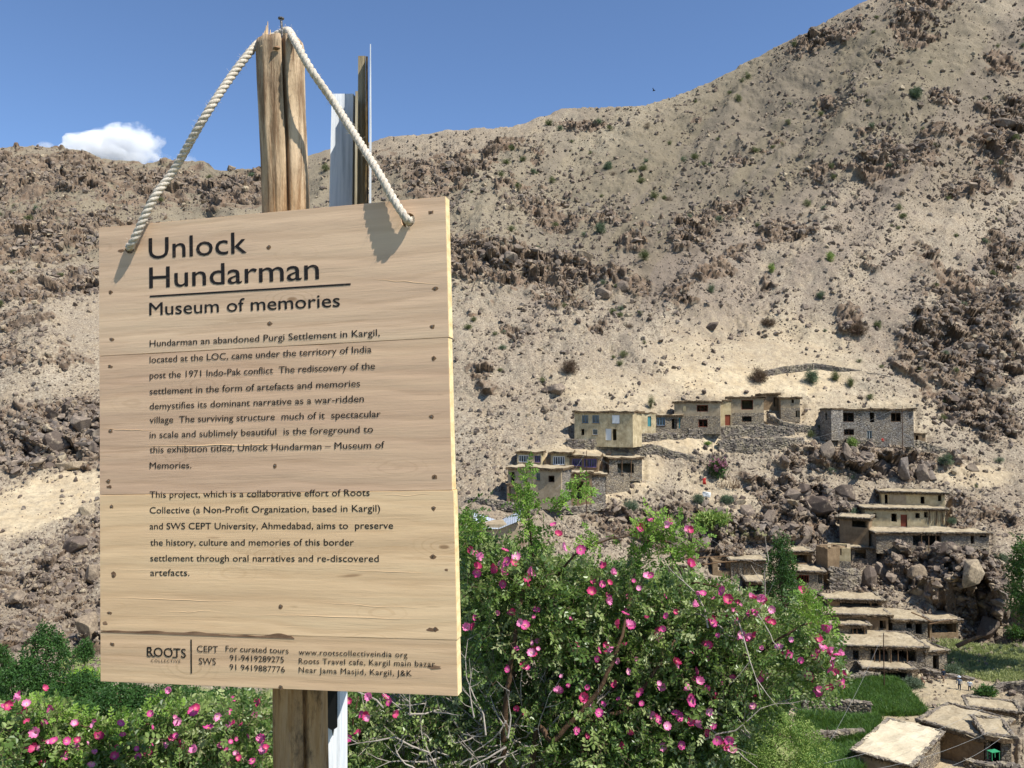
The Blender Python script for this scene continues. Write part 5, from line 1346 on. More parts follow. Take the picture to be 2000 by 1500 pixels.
def wood(name, cols, seed, dark):
    m = Mat(name, .75, .25)
    tc = m.co((1, 1, 1)); oi = m.rnd()
    ad = m.n('VectorMath'); ad.operation = 'ADD'; cb = m.n('CombineXYZ'); m.l(m.math('MULTIPLY', oi, 9.0), cb.inputs[0]); m.l(m.math('MULTIPLY', oi, 5.0), cb.inputs[2])
    m.l(tc, ad.inputs[0]); m.l(cb.outputs[0], ad.inputs[1]); v = ad.outputs[0]
    def mp(sc):
        q = m.n('Mapping'); q.inputs['Scale'].default_value = sc; m.l(v, q.inputs[0]); return q.outputs[0]
    g1 = m.noise(1, 6, .6, mp((1.6, 8, 16)), .5)      # broad bands
    g2 = m.noise(1, 9, .72, mp((7, 60, 150)), .3)    # fibres
    wv = m.n('TexWave'); wv.wave_type = 'BANDS'; wv.bands_direction = 'Z'; wv.inputs['Scale'].default_value = 9; wv.inputs['Distortion'].default_value = 7; wv.inputs['Detail'].default_value = 3; wv.inputs['Detail Scale'].default_value = .9
    m.l(mp((.35, 1, 1.0)), wv.inputs['Vector'])
    c = m.ramp(g1, [(.25, cols[0]), (.5, cols[1]), (.75, cols[2])])
    c = m.mix(m.ramp(wv.outputs['Fac'], [(0, .22), (.22, 0.0), (1, 0.0)]), c, dark)
    pat = m.ramp(m.noise(1, 3, .6, mp((1.1, 4, 5))), [(.4, 0.0), (.62, 1.0)])
    c = m.mix(m.math('MULTIPLY', m.ramp(g2, [(.36, .5), (.48, 0.0)]), pat), c, dark)
    kv = m.n('TexVoronoi'); kv.feature = 'F1'; kv.inputs['Scale'].default_value = 1.0; m.l(mp((5, 1, 13)), kv.inputs['Vector'])
    kd = kv.outputs['Distance']
    rg = m.math('SINE', m.math('MULTIPLY', m.math('ADD', kd, m.math('MULTIPLY', g1, .25)), 95.0))
    c = m.mix(m.math('MULTIPLY', m.ramp(rg, [(.55, 0.0), (.9, .35)]), m.ramp(kd, [(.10, 1.0), (.34, 0.0)])), c, dark)
    c = m.mix(m.ramp(kd, [(.025, .75), (.05, 0.0)]), c, '#8a6848')
    blot = m.noise(1, 4, .6, mp((3, 3, 7)))
    c = m.mix(m.ramp(blot, [(.5, 0.0), (.75, .45)]), c, cols[3])
    st = m.noise(1, 2, .5, mp((9, 9, 60)))
    c = m.mix(m.ramp(st, [(.70, 0.0), (.76, .6)]), c, '#7d5a3c')
    m.col(c)
    b = m.bump(g2, .0007, .7); b = m.bump(wv.outputs['Fac'], .0005, .6, b); m.bump(m.noise(1, 5, .6, mp((2.5, 10, 30))), .0013, .7, b)
    return m.m
W1 = wood('plank_wood_grey', ['#c8a788', '#d6b695', '#e0c39f', '#bea087'], 1, '#aa8868')
W2 = wood('plank_wood_brown', ['#c3a083', '#d2b08f', '#ddbd98', '#b99b82'], 2, '#a58365')
W3 = wood('plank_wood_gold', ['#d2b088', '#e1be93', '#ebcb9f', '#d1ab80'], 3, '#bb946a')
W4 = wood('plank_wood_tan', ['#cba884', '#dab78f', '#e4c499', '#c39f76'], 4, '#ad8a63')
m = Mat('sawn_plank_edge', .8, .2)
c = m.ramp(m.noise(1, 6, .7, m.co((30, 30, 60))), [(.3, '#cfae76'), (.6, '#ecd6a4')]); m.col(c); m.bump(m.noise(60, 4), .001); M['plankedge'] = m.m
seams = [bl(540, y)[1] for y in (677, 962, 1241)]
zs = [BH] + seams + [0.0]
hl = bl(254, 484); hr = bl(797, 430)
cut = MB()
for (x, z), r in ((hl, .0098), (hr, .0112)):
    cut.tube([(x, -.05, z), (x, .08, z)], r, 20)
cutter = cut.build('cutter', M['beam'])
for i, mt in enumerate((W1, W2, W3, W4)):
    z1, z0 = zs[i], zs[i + 1]; g = .0002
    bm = bmesh.new(); bmesh.ops.create_cube(bm, size=1)
    wj = [.0, -.0012, .0008, -.0006][i]
    for v in bm.verts: v.co = Vector(((v.co.x + .5) * (BW + wj), (v.co.y + .5) * BT + (.0, .0001, -.0001, .0001)[i], (z0 + g * (i < 3)) + (v.co.z + .5) * (z1 - z0 - g * (i < 3) - g * (i > 0))))
    bmesh.ops.subdivide_edges(bm, edges=[e for e in bm.edges if abs(e.verts[0].co.x - e.verts[1].co.x) > .3], cuts=40)
    for v in bm.verts:
        if 0 < i and v.co.z > z1 - .004: v.co.z += mnoise.noise(Vector((v.co.x * 14, i * 3, 0))) * .0009
        v.co.y += mnoise.noise(Vector((v.co.x * 3, i * 5, v.co.z * 3))) * .0001
    bmesh.ops.bevel(bm, geom=[e for e in bm.edges if e.is_manifold and e.calc_face_angle(0) > .8], offset=.0005, segments=2, affect='EDGES')
    me = bpy.data.meshes.new('plank'); bm.to_mesh(me); bm.free()
    me.materials.append(mt); me.materials.append(M['plankedge'])
    for pl in me.polygons:
        if abs(pl.normal.x) > .8 or pl.normal.z > .8: pl.material_index = 1
    o = bpy.data.objects.new('plank', me); COL.objects.link(o); o.parent = sign
    if i == 0:
        bo = o.modifiers.new('b', 'BOOLEAN'); bo.object = cutter; bo.solver = 'EXACT'; bo.operation = 'DIFFERENCE'
        dg = bpy.context.evaluated_depsgraph_get()
        cutter.parent = sign; bpy.context.view_layer.update(); dg = bpy.context.evaluated_depsgraph_get()
        nm_ = bpy.data.meshes.new_from_object(o.evaluated_get(dg)); o.modifiers.clear(); o.data = nm_
bpy.data.objects.remove(cutter)
# dark bark edge between the two lowest planks, knots and splits
m = Mat('bark_streak', .9, .1); m.col(m.ramp(m.noise(1, 5, .7, m.co((20, 20, 90))), [(.3, '#5d4534'), (.6, '#8f7258')])); M['streak'] = m.m
def strip(name, pts, mat, y=-.0004, par=sign, label=None):
    """flat irregular patch: (px, py top, py bottom) along the board"""
    mb = MB(); n = len(pts); vs = []
    for px, a, b in pts:
        for yy in (a, b):
            x, z = bl(px, yy); vs += [(x, y, z), (x, .004, z)]
    f = []
    for i in range(n - 1):
        k = 4 * i; f += [(k, k + 2, k + 6, k + 4), (k, k + 4, k + 5, k + 1), (k + 2, k + 3, k + 7, k + 6)]
    o = mb.add(vs, f).build(name, mat, par)
    if label: o['label'] = label
    return o
r_ = random.Random(4)
pts = []
for i in range(60):
    x = 197 + (575 - 197) * i / 59; yb = 1234 + (x - 197) * .034; hgt = 2.0 + 5 * max(0, mnoise.noise(Vector((x * .02, 3, 0)))) + 7 * math.exp(-((x - 545) / 22) ** 2) + 4 * math.exp(-((x - 300) / 30) ** 2) + 5 * math.exp(-((x - 385) / 25) ** 2)
    if i in (0, 59): hgt = .6
    pts.append((x, yb - hgt, yb + 1.0))
strip('bark_edge', pts, M['streak'])
for (kx, ky, w, h) in ((222, 1121, 7, 5), (845, 1230, 11, 4), (872, 1113, 4, 3), (214, 951, 7, 3), (848, 1303, 14, 4), (205, 1217, 7, 4), (237, 490, 8, 3)):
    mb = MB(); x, z = bl(kx, ky); n = 12; s = .00088
    vs = [(x, -.0003, z)] + [(x + math.cos(a * 6.283 / n) * w * s * r_.uniform(.6, 1.1), -.00025, z + math.sin(a * 6.283 / n) * h * s * r_.uniform(.6, 1.1)) for a in range(n)]
    mb.add(vs, [(0, 1 + i, 1 + (i + 1) % n) for i in range(n)]).build('knot', M['streak'], sign)
# long grain splits
for (x0, y0, x1, y1, th) in ((560, 868, 290, 872, 1.3), (200, 1166, 486, 1176, 1.0), (480, 1200, 870, 1210, 1.0), (600, 1176, 860, 1190, .8), (300, 1196, 440, 1193, .8), (650, 1112, 870, 1121, .9), (200, 1112, 400, 1116, .7), (720, 968, 870, 966, .8), (200, 837, 300, 842, .7), (730, 545, 860, 556, .8)):
    mb = MB(); pts = []
    for i in range(16):
        u = i / 15; a, b = bl(x0 + (x1 - x0) * u, y0 + (y1 - y0) * u + mnoise.noise(Vector((u * 5, y0, 0))) * 3); pts.append((a, .0, b))
    mb.tube(pts, [th * .00042 * (.3 + math.sin(u_ / 15 * 3.14)) for u_ in range(16)], 5).build('grain_ridge', W3, sign)
m = Mat('nail_steel', .45, .5); m.b.inputs['Metallic'].default_value = .7; m.col(m.ramp(m.noise(300), [(.4, '#4a4138'), (.6, '#8f8a84')])); M['nail'] = m.m
m = Mat('nail_hole_shadow_wood', .9, .1); m.col('#7a6048'); M['nailshade'] = m.m  # flat brown patch paints the shaded dent round each nail
for (x, y) in ((215, 715), (218, 662), (216, 841), (212, 939), (218, 989), (222, 1124), (214, 1196), (220, 1257), (216, 570), (844, 637), (847, 699), (843, 813), (849, 931), (847, 992), (846, 1086), (850, 1228), (850, 563), (842, 414), (525, 482), (527, 631), (537, 909), (548, 1184), (549, 1341)):
    a, b = bl(x, y); mb = MB(); mb.tube([(a, .004, b), (a, -.0009, b)], [.0014, .0011], 10); mb.build('nail', M['nail'], sign)
    mb = MB(); n = 8
    vs = [(a, -.0002, b)] + [(a + math.cos(q * .785) * .0045 * r_.uniform(.6, 1.3), -.00015, b - .001 + math.sin(q * .785) * .0034 * r_.uniform(.6, 1.3)) for q in range(n)]
    mb.add(vs, [(0, 1 + i, 1 + (i + 1) % n) for i in range(n)]).build('nail_dent_shade', M['nailshade'], sign)
m = Mat('black_ink', .6, .3); m.col(m.ramp(m.noise(1, 5, .7, m.co((40, 40, 300))), [(.33, '#4b3b2e'), (.45, '#1b1511')])); M['ink'] = m.m
def text(s, x0, y0, x1, y1, cap, name='text_line', bold=0.0, serif=False, spacing=1.0):
    """one line: baseline start and end in photo pixels, cap height in pixels"""
    cu = bpy.data.curves.new(name, 'FONT'); cu.body = s; cu.size = 1;  cu.resolution_u = 3; cu.space_character = spacing
    t = bpy.data.objects.new('t', cu); COL.objects.link(t); bpy.context.view_layer.update()
    me = bpy.data.meshes.new_from_object(t.evaluated_get(bpy.context.evaluated_depsgraph_get())); bpy.data.objects.remove(t)
    n = len(me.vertices); co = np.zeros(n * 3, np.float32); me.vertices.foreach_get('co', co); co = co.reshape(-1, 3)
    ax, az = bl(x0, y0); bx, bz = bl(x1, y1)
    w = co[:, 0].max() - co[:, 0].min(); sx = (bx - ax) / w
    _, c1 = bl(x0, y0 - cap); sz = (c1 - az) / .727
    x = (co[:, 0] - co[:, 0].min()) * sx; z = co[:, 1] * sz
    sl = (bz - az) / (bx - ax)
    out = np.stack([ax + x, np.full(n, -.0005), az + z + sl * x], -1)
    me.vertices.foreach_set('co', out.astype(np.float32).ravel()); me.update()
    if bold:   # a second pass of ink slightly to the side thickens the strokes
        bm = bmesh.new(); bm.from_mesh(me); g = bmesh.ops.duplicate(bm, geom=bm.verts[:] + bm.edges[:] + bm.faces[:])
        for v in [e for e in g['geom'] if isinstance(e, bmesh.types.BMVert)]: v.co.x += bold; v.co.y -= .00004; v.co.z += bold * .3
        bm.to_mesh(me); bm.free()
    o = bpy.data.objects.new(name, me); COL.objects.link(o); o.parent = sign
    me.materials.clear(); me.materials.append(M['ink']); return o
def Z2(x, y): return x / 2.678 + 180, y / 2.678 + 580
def Z3(x, y): return x / 2.5 + 160, y / 2.5 + 1100
text('Unlock', 291, 506, 482, 494, 43, 'title_word', .0005)
text('Hundarman', 292, 563, 623, 545, 43, 'title_word', .0005)
text('Museum of memories', 292, 616, 664, 599, 26, 'subtitle', .0004)
BODY = [('Hundarman an abandoned Purgi Settlement in Kargil,', 302, 260, 1505, 203), ('located at the LOC, came under the territory of India', 302, 345, 1462, 290), ('post the 1971 Indo-Pak conflict  The rediscovery of the', 302, 427, 1480, 377),
 ('settlement in the form of artefacts and memories', 302, 510, 1402, 468), ('demystifies its dominant narrative as a war-ridden', 302, 588, 1422, 548), ('village  The surviving structure  much of it  spectacular', 302, 660, 1510, 628),
 ('in scale and sublimely beautiful  is the foreground to', 302, 738, 1470, 708), ('this exhibition titled, Unlock Hundarman \u2013 Museum of', 302, 815, 1530, 790), ('Memories.', 302, 898, 520, 895),
 ('This project, which is a collaborative effort of Roots', 302, 1050, 1452, 1040), ('Collective (a Non-Profit Organization, based in Kargil)', 302, 1132, 1507, 1122), ('and SWS CEPT University, Ahmedabad, aims to  preserve', 302, 1215, 1575, 1212),
 ('the history, culture and memories of this border', 305, 1300, 1370, 1300), ('settlement through oral narratives and re-discovered', 305, 1382, 1500, 1385), ('artefacts.', 305, 1458, 510, 1458)]
for s, a, b, c_, d_ in BODY:
    text(s, *Z2(a, b), *Z2(c_, d_), 13.2, 'text_line', .00012)
text('ROOTS', *Z3(318, 453), *Z3(508, 462), 18.5, 'roots_wordmark', .0004)
for ch, xx in ((0, 0),):
    mb = MB()
    for (u, top, wd) in ((330, 0, 20), (330, 1, 16), (352, 1, 12), (453, 1, 20), (435, 0, 6), (470, 0, 6)):
        x, z = bl(*Z3(u, (410 if top == 0 else 452) + (u - 318) * .047)); mb.box((x, -.0005, z), (wd * .00035, .0003, .0014))
    mb.build('wordmark_serifs', M['ink'], sign)
text('COLLECTIVE', *Z3(338, 483), *Z3(482, 486), 6, 'text_line', 0, spacing=1.3)
text('CEPT', *Z3(563, 433), *Z3(665, 437), 13.5); text('SWS', *Z3(572, 493), *Z3(655, 496), 13.5)
text('For curated tours', *Z3(703, 430), *Z3(1010, 441), 12); text('91-9419289275', *Z3(723, 475), *Z3(987, 485), 12); text('91 9419887776', *Z3(722, 520), *Z3(992, 533), 12)
text('www.rootscollectiveindia org', *Z3(1060, 447), *Z3(1590, 460), 11.5, spacing=1.1); text('Roots Travel cafe, Kargil main bazar', *Z3(1060, 490), *Z3(1725, 505), 11.5, spacing=1.1); text('Near Jama Masjid, Kargil, J&K', *Z3(1060, 533), *Z3(1612, 551), 11.5, spacing=1.1)
def rule(x0, y0, x1, y1, th, name):
    a = Vector((bl(x0, y0)[0], -.0005, bl(x0, y0)[1])); b = Vector((bl(x1, y1)[0], -.0005, bl(x1, y1)[1])); d = (b - a).normalized(); n = Vector((-d.z, 0, d.x)) * th * .00044
    e = Vector((0, .0003, 0)); MB().add([a - n, b - n, b + n, a + n, a - n + e, b - n + e, b + n + e, a + n + e], [(0, 1, 2, 3), (0, 4, 5, 1), (2, 6, 7, 3), (1, 5, 6, 2), (3, 7, 4, 0)]).build(name, M['ink'], sign)
rule(293, 579, 685, 555, 3.2, 'title_rule'); rule(373.6, 1249, 374, 1315, 2.4, 'divider_rule')

# ------------------------------------------------------------------ wooden post behind the sign
m = Mat('old_post_wood', .85, .2)
v = m.co((1, 1, 1))
def mp2(sc):
    q = m.n('Mapping'); q.inputs['Scale'].default_value = sc; m.l(v, q.inputs[0]); return q.outputs[0]
c = m.ramp(m.noise(1, 6, .65, mp2((14, 14, 3))), [(.3, '#ad9474'), (.5, '#cfb593'), (.7, '#e2cfb0')])
c = m.mix(m.ramp(m.noise(1, 8, .8, mp2((70, 70, 5))), [(.42, .85), (.54, 0.0)]), c, '#75583d')
c = m.mix(m.ramp(m.noise(1, 5, .6, mp2((9, 9, 4))), [(.50, 0.0), (.62, .8)]), c, '#6b5745')
sz_ = m.n('SeparateXYZ'); m.l(v, sz_.inputs[0])
low = m.ramp(m.math('ADD', m.math('MULTIPLY', sz_.outputs[2], -2.2), 1.1), [(.2, 0.0), (.7, 1.0)])
c = m.mix(m.math('MULTIPLY', low, .75), c, m.mix(m.ramp(m.noise(1, 5, .6, mp2((22, 22, 4))), [(.4, 0.0), (.6, 1.0)]), '#8e6438', '#b98d58'))  # brown lower wood, warmed further to offset the sign's shadow on it
c = m.mix(m.math('MULTIPLY', low, m.ramp(m.noise(1, 7, .75, mp2((16, 16, 6))), [(.48, 0.0), (.60, .85)])), c, '#3d3126')
c = m.mix(m.ramp(m.noise(1, 4, .6, mp2((26, 26, 5))), [(.62, 0.0), (.70, .5)]), c, '#a09384')
m.col(c); b = m.bump(m.noise(1, 8, .75, mp2((60, 60, 4))), .004, 1); m.bump(m.noise(1, 5, .6, mp2((18, 18, 5))), .012, .9, b)
M['post'] = m.m
def Yb(px, py): return (BM @ Vector((bl(px, py)[0], 0, bl(px, py)[1]))).y
YP = Yb(550, 800) + BT + .062
def wooden_post():
    base = P(588, 1350, YP); base.z = -.05
    rows = []
    K = [(62, 500, 592), (75, 499, 595), (140, 502, 596), (200, 505, 597), (300, 510, 601), (410, 512, 604), (700, 519, 612), (1000, 527, 624), (1350, 535, 637), (1500, 537, 640), (2100, 545, 652), (2700, 553, 660)]
    n = 150; vs = []; ys = []
    for i in range(len(K) - 1):
        st = max(1, int((K[i + 1][0] - K[i][0]) / 14))
        for k in range(st): ys.append(K[i][0] + (K[i + 1][0] - K[i][0]) * k / st)
    ys.append(2700)
    ka = np.array(K, float)
    o = P(550, 750, YP)
    for y in ys:
        l = np.interp(y, ka[:, 0], ka[:, 1]); r = np.interp(y, ka[:, 0], ka[:, 2]); cx = (l + r) / 2
        c0 = P(cx, y, YP); c0.z = P(cx, y, YP - .042).z; R = (r - l) / 2 * YP / 1600
        for k in range(n):
            a = 2 * math.pi * k / n
            d = Vector((math.cos(a), math.sin(a) * .92, 0))
            nn = 1 + .08 * mnoise.noise(Vector((d.x * 1.2, d.y * 1.2, c0.z * 3.6))) + .05 * mnoise.noise(Vector((d.x * 4, d.y * 4, c0.z * 7)))
            # long crack on the front right
            ac = -math.pi / 2 + .40 + .07 * mnoise.noise(Vector((0, 0, c0.z * 4)))
            da = (a - ac + math.pi) % (2 * math.pi) - math.pi
            nn -= .55 * math.exp(-(da / .07) ** 4) * (.75 + .5 * mnoise.noise(Vector((3, 0, c0.z * 5))))
            nn -= .10 * math.exp(-((da + .55) / .03) ** 2) * max(0, mnoise.noise(Vector((5, 0, c0.z * 6)))) * 2
            vs.append(c0 + d * R * nn - o)
    f = []
    for j in range(len(ys) - 1):
        for k in range(n): f.append((j * n + k, j * n + (k + 1) % n, (j + 1) * n + (k + 1) % n, (j + 1) * n + k))
    # broken top
    for k in range(n): vs[k] = vs[k] + Vector((0, 0, .006 * mnoise.noise(vs[k] * 60)))
    c0 = sum((vs[k] for k in range(n)), Vector()) / n + Vector((0, 0, .001)); vs.append(c0); ci = len(vs) - 1
    for k in range(n): f.append((k, ci, (k + 1) % n))
    mb = MB(); mb.add(vs, f)
    root = empty('wooden_post', o, 0, 'rough cracked round wooden post that the sign hangs on', 'post')
    mb.build('shaft', M['post'], root, smooth=True)
    sp = MB()
    for (x, y0, y1, w) in ((513, 78, 64, 7), (519, 80, 50, 7), (522, 80, 42, 5), (527, 80, 58, 6), (532, 80, 66, 6), (516, 78, 60, 4)):
        a = P(x, y0 + 14, YP - .03) - o; b = P(x + 1, y1, YP - .03) - o; sp.bar(a, b, w / 1600 * YP, .0008, n=5)
    sp.build('splinter', simple('fresh_split_wood', '#d8b78c', .8, .2, .2, 60, .001), root)
    a = P(552, 78, YP + .01) - o; b = P(549, 37, YP + .01) - o
    nl = MB(); nl.tube([a, b], .0021, 8); nl.tube([b, b + Vector((0, 0, .002))], .0052, 10); nl.build('nail', M['nail'], root)
    kn = MB(); p = P(538, 92, YP - .043) - o
    n2 = 12; vs = [p + Vector((0, -.002, 0))] + [p + Vector((math.cos(q * .5236) * .006 * r_.uniform(.7, 1.2), .004, math.sin(q * .5236) * .0045 * r_.uniform(.7, 1.2))) for q in range(n2)]
    kn.add(vs, [(0, 1 + i, 1 + (i + 1) % n2) for i in range(n2)]).build('knot', M['streak'], root)
wooden_post()
# ------------------------------------------------------------------ rope: three laid strands
m = Mat('rope_fibre', .9, .1)
m.col(m.ramp(m.noise(1, 5, .7, m.co((300, 300, 300))), [(.3, '#a39683'), (.6, '#d3c8b7')])); m.bump(m.noise(700, 3), .0008); M['rope'] = m.m
def rope():
    F = lambda px, py, Y: P(px, py, Y)
    def B(px, py, off): # a point in front of (off<0) or behind the board plane
        x, z = bl(px, py, off); return BM @ Vector((x, off, z))
    keys = [B(266, 470, .05), B(258, 482, .022), B(253, 482, -.004), B(262, 468, -.013), B(300, 388, -.012), F(340, 332, Yb(340, 332) + .002), F(400, 228, YP - .055), F(455, 145, YP - .03), F(497, 92, YP - .004), F(512, 82, YP + .048), F(545, 66, YP + .052), F(560, 60, YP + .03), F(567, 64, YP - .012), F(578, 84, YP - .050),
            F(610, 140, YP - .062), F(660, 212, YP - .05), F(735, 330, Yb(735, 330) - .004), B(765, 383, -.012), B(790, 422, -.014), B(798, 432, -.004), B(799, 433, .022), B(796, 420, .05)]
    # Catmull-Rom
    pts = []
    for i in range(len(keys) - 1):
        p0, p1, p2, p3 = keys[max(i - 1, 0)], keys[i], keys[i + 1], keys[min(i + 2, len(keys) - 1)]
        st = max(2, int((p2 - p1).length / .0028))
        for k in range(st):
            t = k / st; pts.append(.5 * ((2 * p1) + (p2 - p0) * t + (2 * p0 - 5 * p1 + 4 * p2 - p3) * t * t + (3 * p1 - p0 - 3 * p2 + p3) * t ** 3))
    pts.append(keys[-1])
    o = keys[8]; mb = MB(); up = None; fr = []
    s = 0
    for i, p in enumerate(pts):
        t = (pts[min(i + 1, len(pts) - 1)] - pts[max(i - 1, 0)]).normalized()
        if up is None: up = t.orthogonal().normalized()
        up = (up - t * up.dot(t)).normalized(); fr.append((p, up.copy(), t.cross(up), s))
        if i < len(pts) - 1: s += (pts[i + 1] - p).length
    for k in range(3):
        mb.tube([p + (u * math.cos(q / .030 * 6.283 + k * 2.094) + v * math.sin(q / .030 * 6.283 + k * 2.094)) * .0030 - o for p, u, v, q in fr], .0038, 9)
    r = random.Random(2)
    for _ in range(500):
        p, u, v, q = r.choice(fr); a = r.random() * 6.28; d = u * math.cos(a) + v * math.sin(a)
        mb.bar(p - o + d * .006, p - o + d * r.uniform(.0085, .0115) + Vector((r.uniform(-1, 1), r.uniform(-1, 1), r.uniform(-1, 1))) * .003, .0003, .0002, n=3)
    ro = mb.build('rope', M['rope'], None, smooth=True, loc=o)
    tag(ro, 'off white twisted rope looped over the wooden post and through the two sign holes', 'rope')
rope()
# ------------------------------------------------------------------ second post and the board seen edge on
m = Mat('streaked_white_paint', .6, .3)
c = m.ramp(m.noise(1, 6, .7, m.co((90, 90, 5))), [(.3, '#b3b8bb'), (.5, '#dcdedf'), (.7, '#efefec')]); m.col(c); m.bump(m.noise(1, 5, .7, m.co((90, 90, 6))), .001); M['oldwhite'] = m.m
def second_sign():
    Y2 = YP + .20
    root = empty('white_post', P(640, 1500, Y2), 0, 'white painted square timber post standing behind the rough wooden post', 'post')
    o = root.location
    mb = MB()
    def sect(y, l, r, d=.05):
        a = P(l, y, Y2) - o; b = P(r, y, Y2 + .012) - o
        return [a, b, b + Vector((.004, d, 0)), a + Vector((.004, d, 0))]
    sec = [sect(183, 648, 690), sect(400, 643, 688), sect(1353, 620, 664), sect(1500, 620, 664), sect(2700, 620, 664)]
    vs = [p for s in sec for p in s]; f = [(0, 3, 2, 1)]
    for i in range(len(sec) - 1):
        for k in range(4): f.append((i * 4 + k, i * 4 + (k + 1) % 4, (i + 1) * 4 + (k + 1) % 4, (i + 1) * 4 + k))
    mb.add(vs, f).build('timber', M['oldwhite'], root)
    m2 = Mat('plain_black', .5, .3); m2.col('#141515')  # flat black patch with a drip at its lower edge
    a = MB(); q = [P(x, y, Y2 - .004) - o for x, y in ((638, 1340), (658, 1340), (658, 1421), (652, 1425), (650, 1438), (648, 1426), (638, 1420))]
    q2 = [p + Vector((0, .005, 0)) for p in q]; n = len(q)
    a.add(q + q2, [tuple(range(n))] + [(i, (i + 1) % n, n + (i + 1) % n, n + i) for i in range(n)]).build('black_patch', m2.m, root)
    # edge-on board: plywood core with a thin white sheet on its far right face
    r2 = empty('edge_on_board', P(710, 395, Y2 - .05), 0, 'second signboard seen edge on, weathered plywood edge with a thin white sheet beside it', 'sign')
    o2 = r2.location
    mp = Mat('weathered_ply_edge', .85, .2)
    sx = mp.n('SeparateXYZ'); mp.l(mp.co(), sx.inputs[0])
    c = mp.ramp(mp.noise(1, 6, .7, mp.co((220, 10, 5))), [(.3, '#62553f'), (.5, '#9a8a6c'), (.7, '#c6bca2')]); mp.col(c); mp.bump(mp.noise(1, 6, .7, mp.co((220, 20, 8))), .002)
    def slab(nm, y0, y1, l0, r0, l1, r1, dep, mat, dy=0):
        mb = MB(); A = [P(l0, y0, Y2 - .05 + dy) - o2, P(r0, y0, Y2 - .05 + dy) - o2, P(r1, y1, Y2 - .05 + dy) - o2, P(l1, y1, Y2 - .05 + dy) - o2]
        # thickness runs straight away from the viewer, following the ray so only the edge shows
        Bk = [p + Vector(((o2.x + p.x) / Y2 * dep, dep, 0)) for p in A]
        mb.add(A + Bk, [(0, 3, 2, 1), (0, 1, 5, 4), (1, 2, 6, 5), (2, 3, 7, 6), (3, 0, 4, 7), (4, 5, 6, 7)]).build(nm, mat, r2)
    slab('board', 109, 1300, 699.5, 714, 690.5, 708, .5, mp.m, .035)
    slab('shadow_batten', 178, 1300, 694, 699, 686, 690, .05, mp.m, -.012)  # front batten, shaped to throw the slanting shadow on the white post
    m3 = Mat('tar_edge', .8, .2); m3.col(m3.ramp(m3.noise(1, 4, .7, m3.co((100, 10, 20))), [(.4, '#1c1915'), (.6, '#6a5634')]))
    slab('dark_layer', 110, 1300, 714.4, 718.5, 708.4, 712, .5, m3.m, .003)
    slab('white_sheet', 86, 1300, 722.6, 724.6, 716, 719, .5, M['oldwhite'], .004)
second_sign()

# ------------------------------------------------------------------ rose bushes
def inpoly(poly, x, y):
    c = np.zeros(len(x), bool); n = len(poly); j = n - 1
    for i in range(n):
        xi, yi = poly[i]; xj, yj = poly[j]
        c ^= ((yi > y) != (yj > y)) & (x < (xj - xi) * (y - yi) / ((yj - yi) + 1e-9) + xi); j = i
    return c
def spray(seed):
    r = random.Random(seed); mb = MB()
    for _ in range(4):
        d = Vector((r.gauss(0, 1), r.gauss(0, 1), r.gauss(0, .7) + .35)).normalized(); q = d.to_track_quat('Y', 'Z').to_matrix() @ Matrix.Rotation(r.uniform(-.9, .9), 3, 'Y')
        L = r.uniform(.05, .075); st = Vector((r.uniform(-1, 1), r.uniform(-1, 1), r.uniform(-1, 1))) * .03
        mb.bar(st, st + d * L, .0012, .0007, mi=1, n=3)
        for k in range(7):
            if k == 6: p, a = 1.0, 0
            else: p, a = .35 + .27 * (k // 2), (1 if k % 2 else -1) * 1.0
            qq = q @ Matrix.Rotation(-a, 3, 'Z') @ Matrix.Rotation(r.uniform(-.5, .5), 3, 'Y') @ Matrix.Rotation(r.uniform(-.4, .2), 3, 'X')
            s = r.uniform(.8, 1.15)
            quadleaf(mb, st + d * L * p, qq, .0195 * s, .0125 * s, .22)
    return mb.mesh('leaf_spray')
SPR = lib('rose_sprays', [spray(i) for i in range(8)], [M['roseleaf'], M['bark']])
M['roseyoung'] = leafmat('young_rose_leaf', ['#5c7f30', '#7a9c3e', '#97b450'], .35)
SPY = lib('young_sprays', [spray(50 + i) for i in range(4)], [M['roseyoung'], M['bark']])
def petalmat(name, a, b, c_):
    m = Mat(name, .55, .2)
    g = m.n('VectorMath'); g.operation = 'LENGTH'; m.l(m.co(), g.inputs[0])
    c = m.ramp(m.math('MULTIPLY', g.outputs['Value'], 33.0), [(.1, c_), (.38, b), (.9, a)]); c = m.mix(m.ramp(m.noise(160, 3), [(.45, 0.0), (.65, .3)]), c, b)
    m.col(c); tr = m.n('BsdfTranslucent'); m.l(c, tr.inputs[0]); mx = m.n('MixShader'); mx.inputs[0].default_value = .3
    m.l(m.b.outputs[0], mx.inputs[1]); m.l(tr.outputs[0], mx.inputs[2]); m.l(mx.outputs[0], m.t.nodes['Material Output'].inputs[0]); return m.m
PM = [petalmat('deep_pink_petal', '#c93c84', '#dc689f', '#f2c8d9'), petalmat('rose_pink_petal', '#e07bac', '#ecaac8', '#fae8ee'), petalmat('red_pink_petal', '#bb3566', '#d25c86', '#f0bccc')]
M['stamen'] = simple('stamen_yellow', '#c9a437', .7, .2, .2, 300, 0)
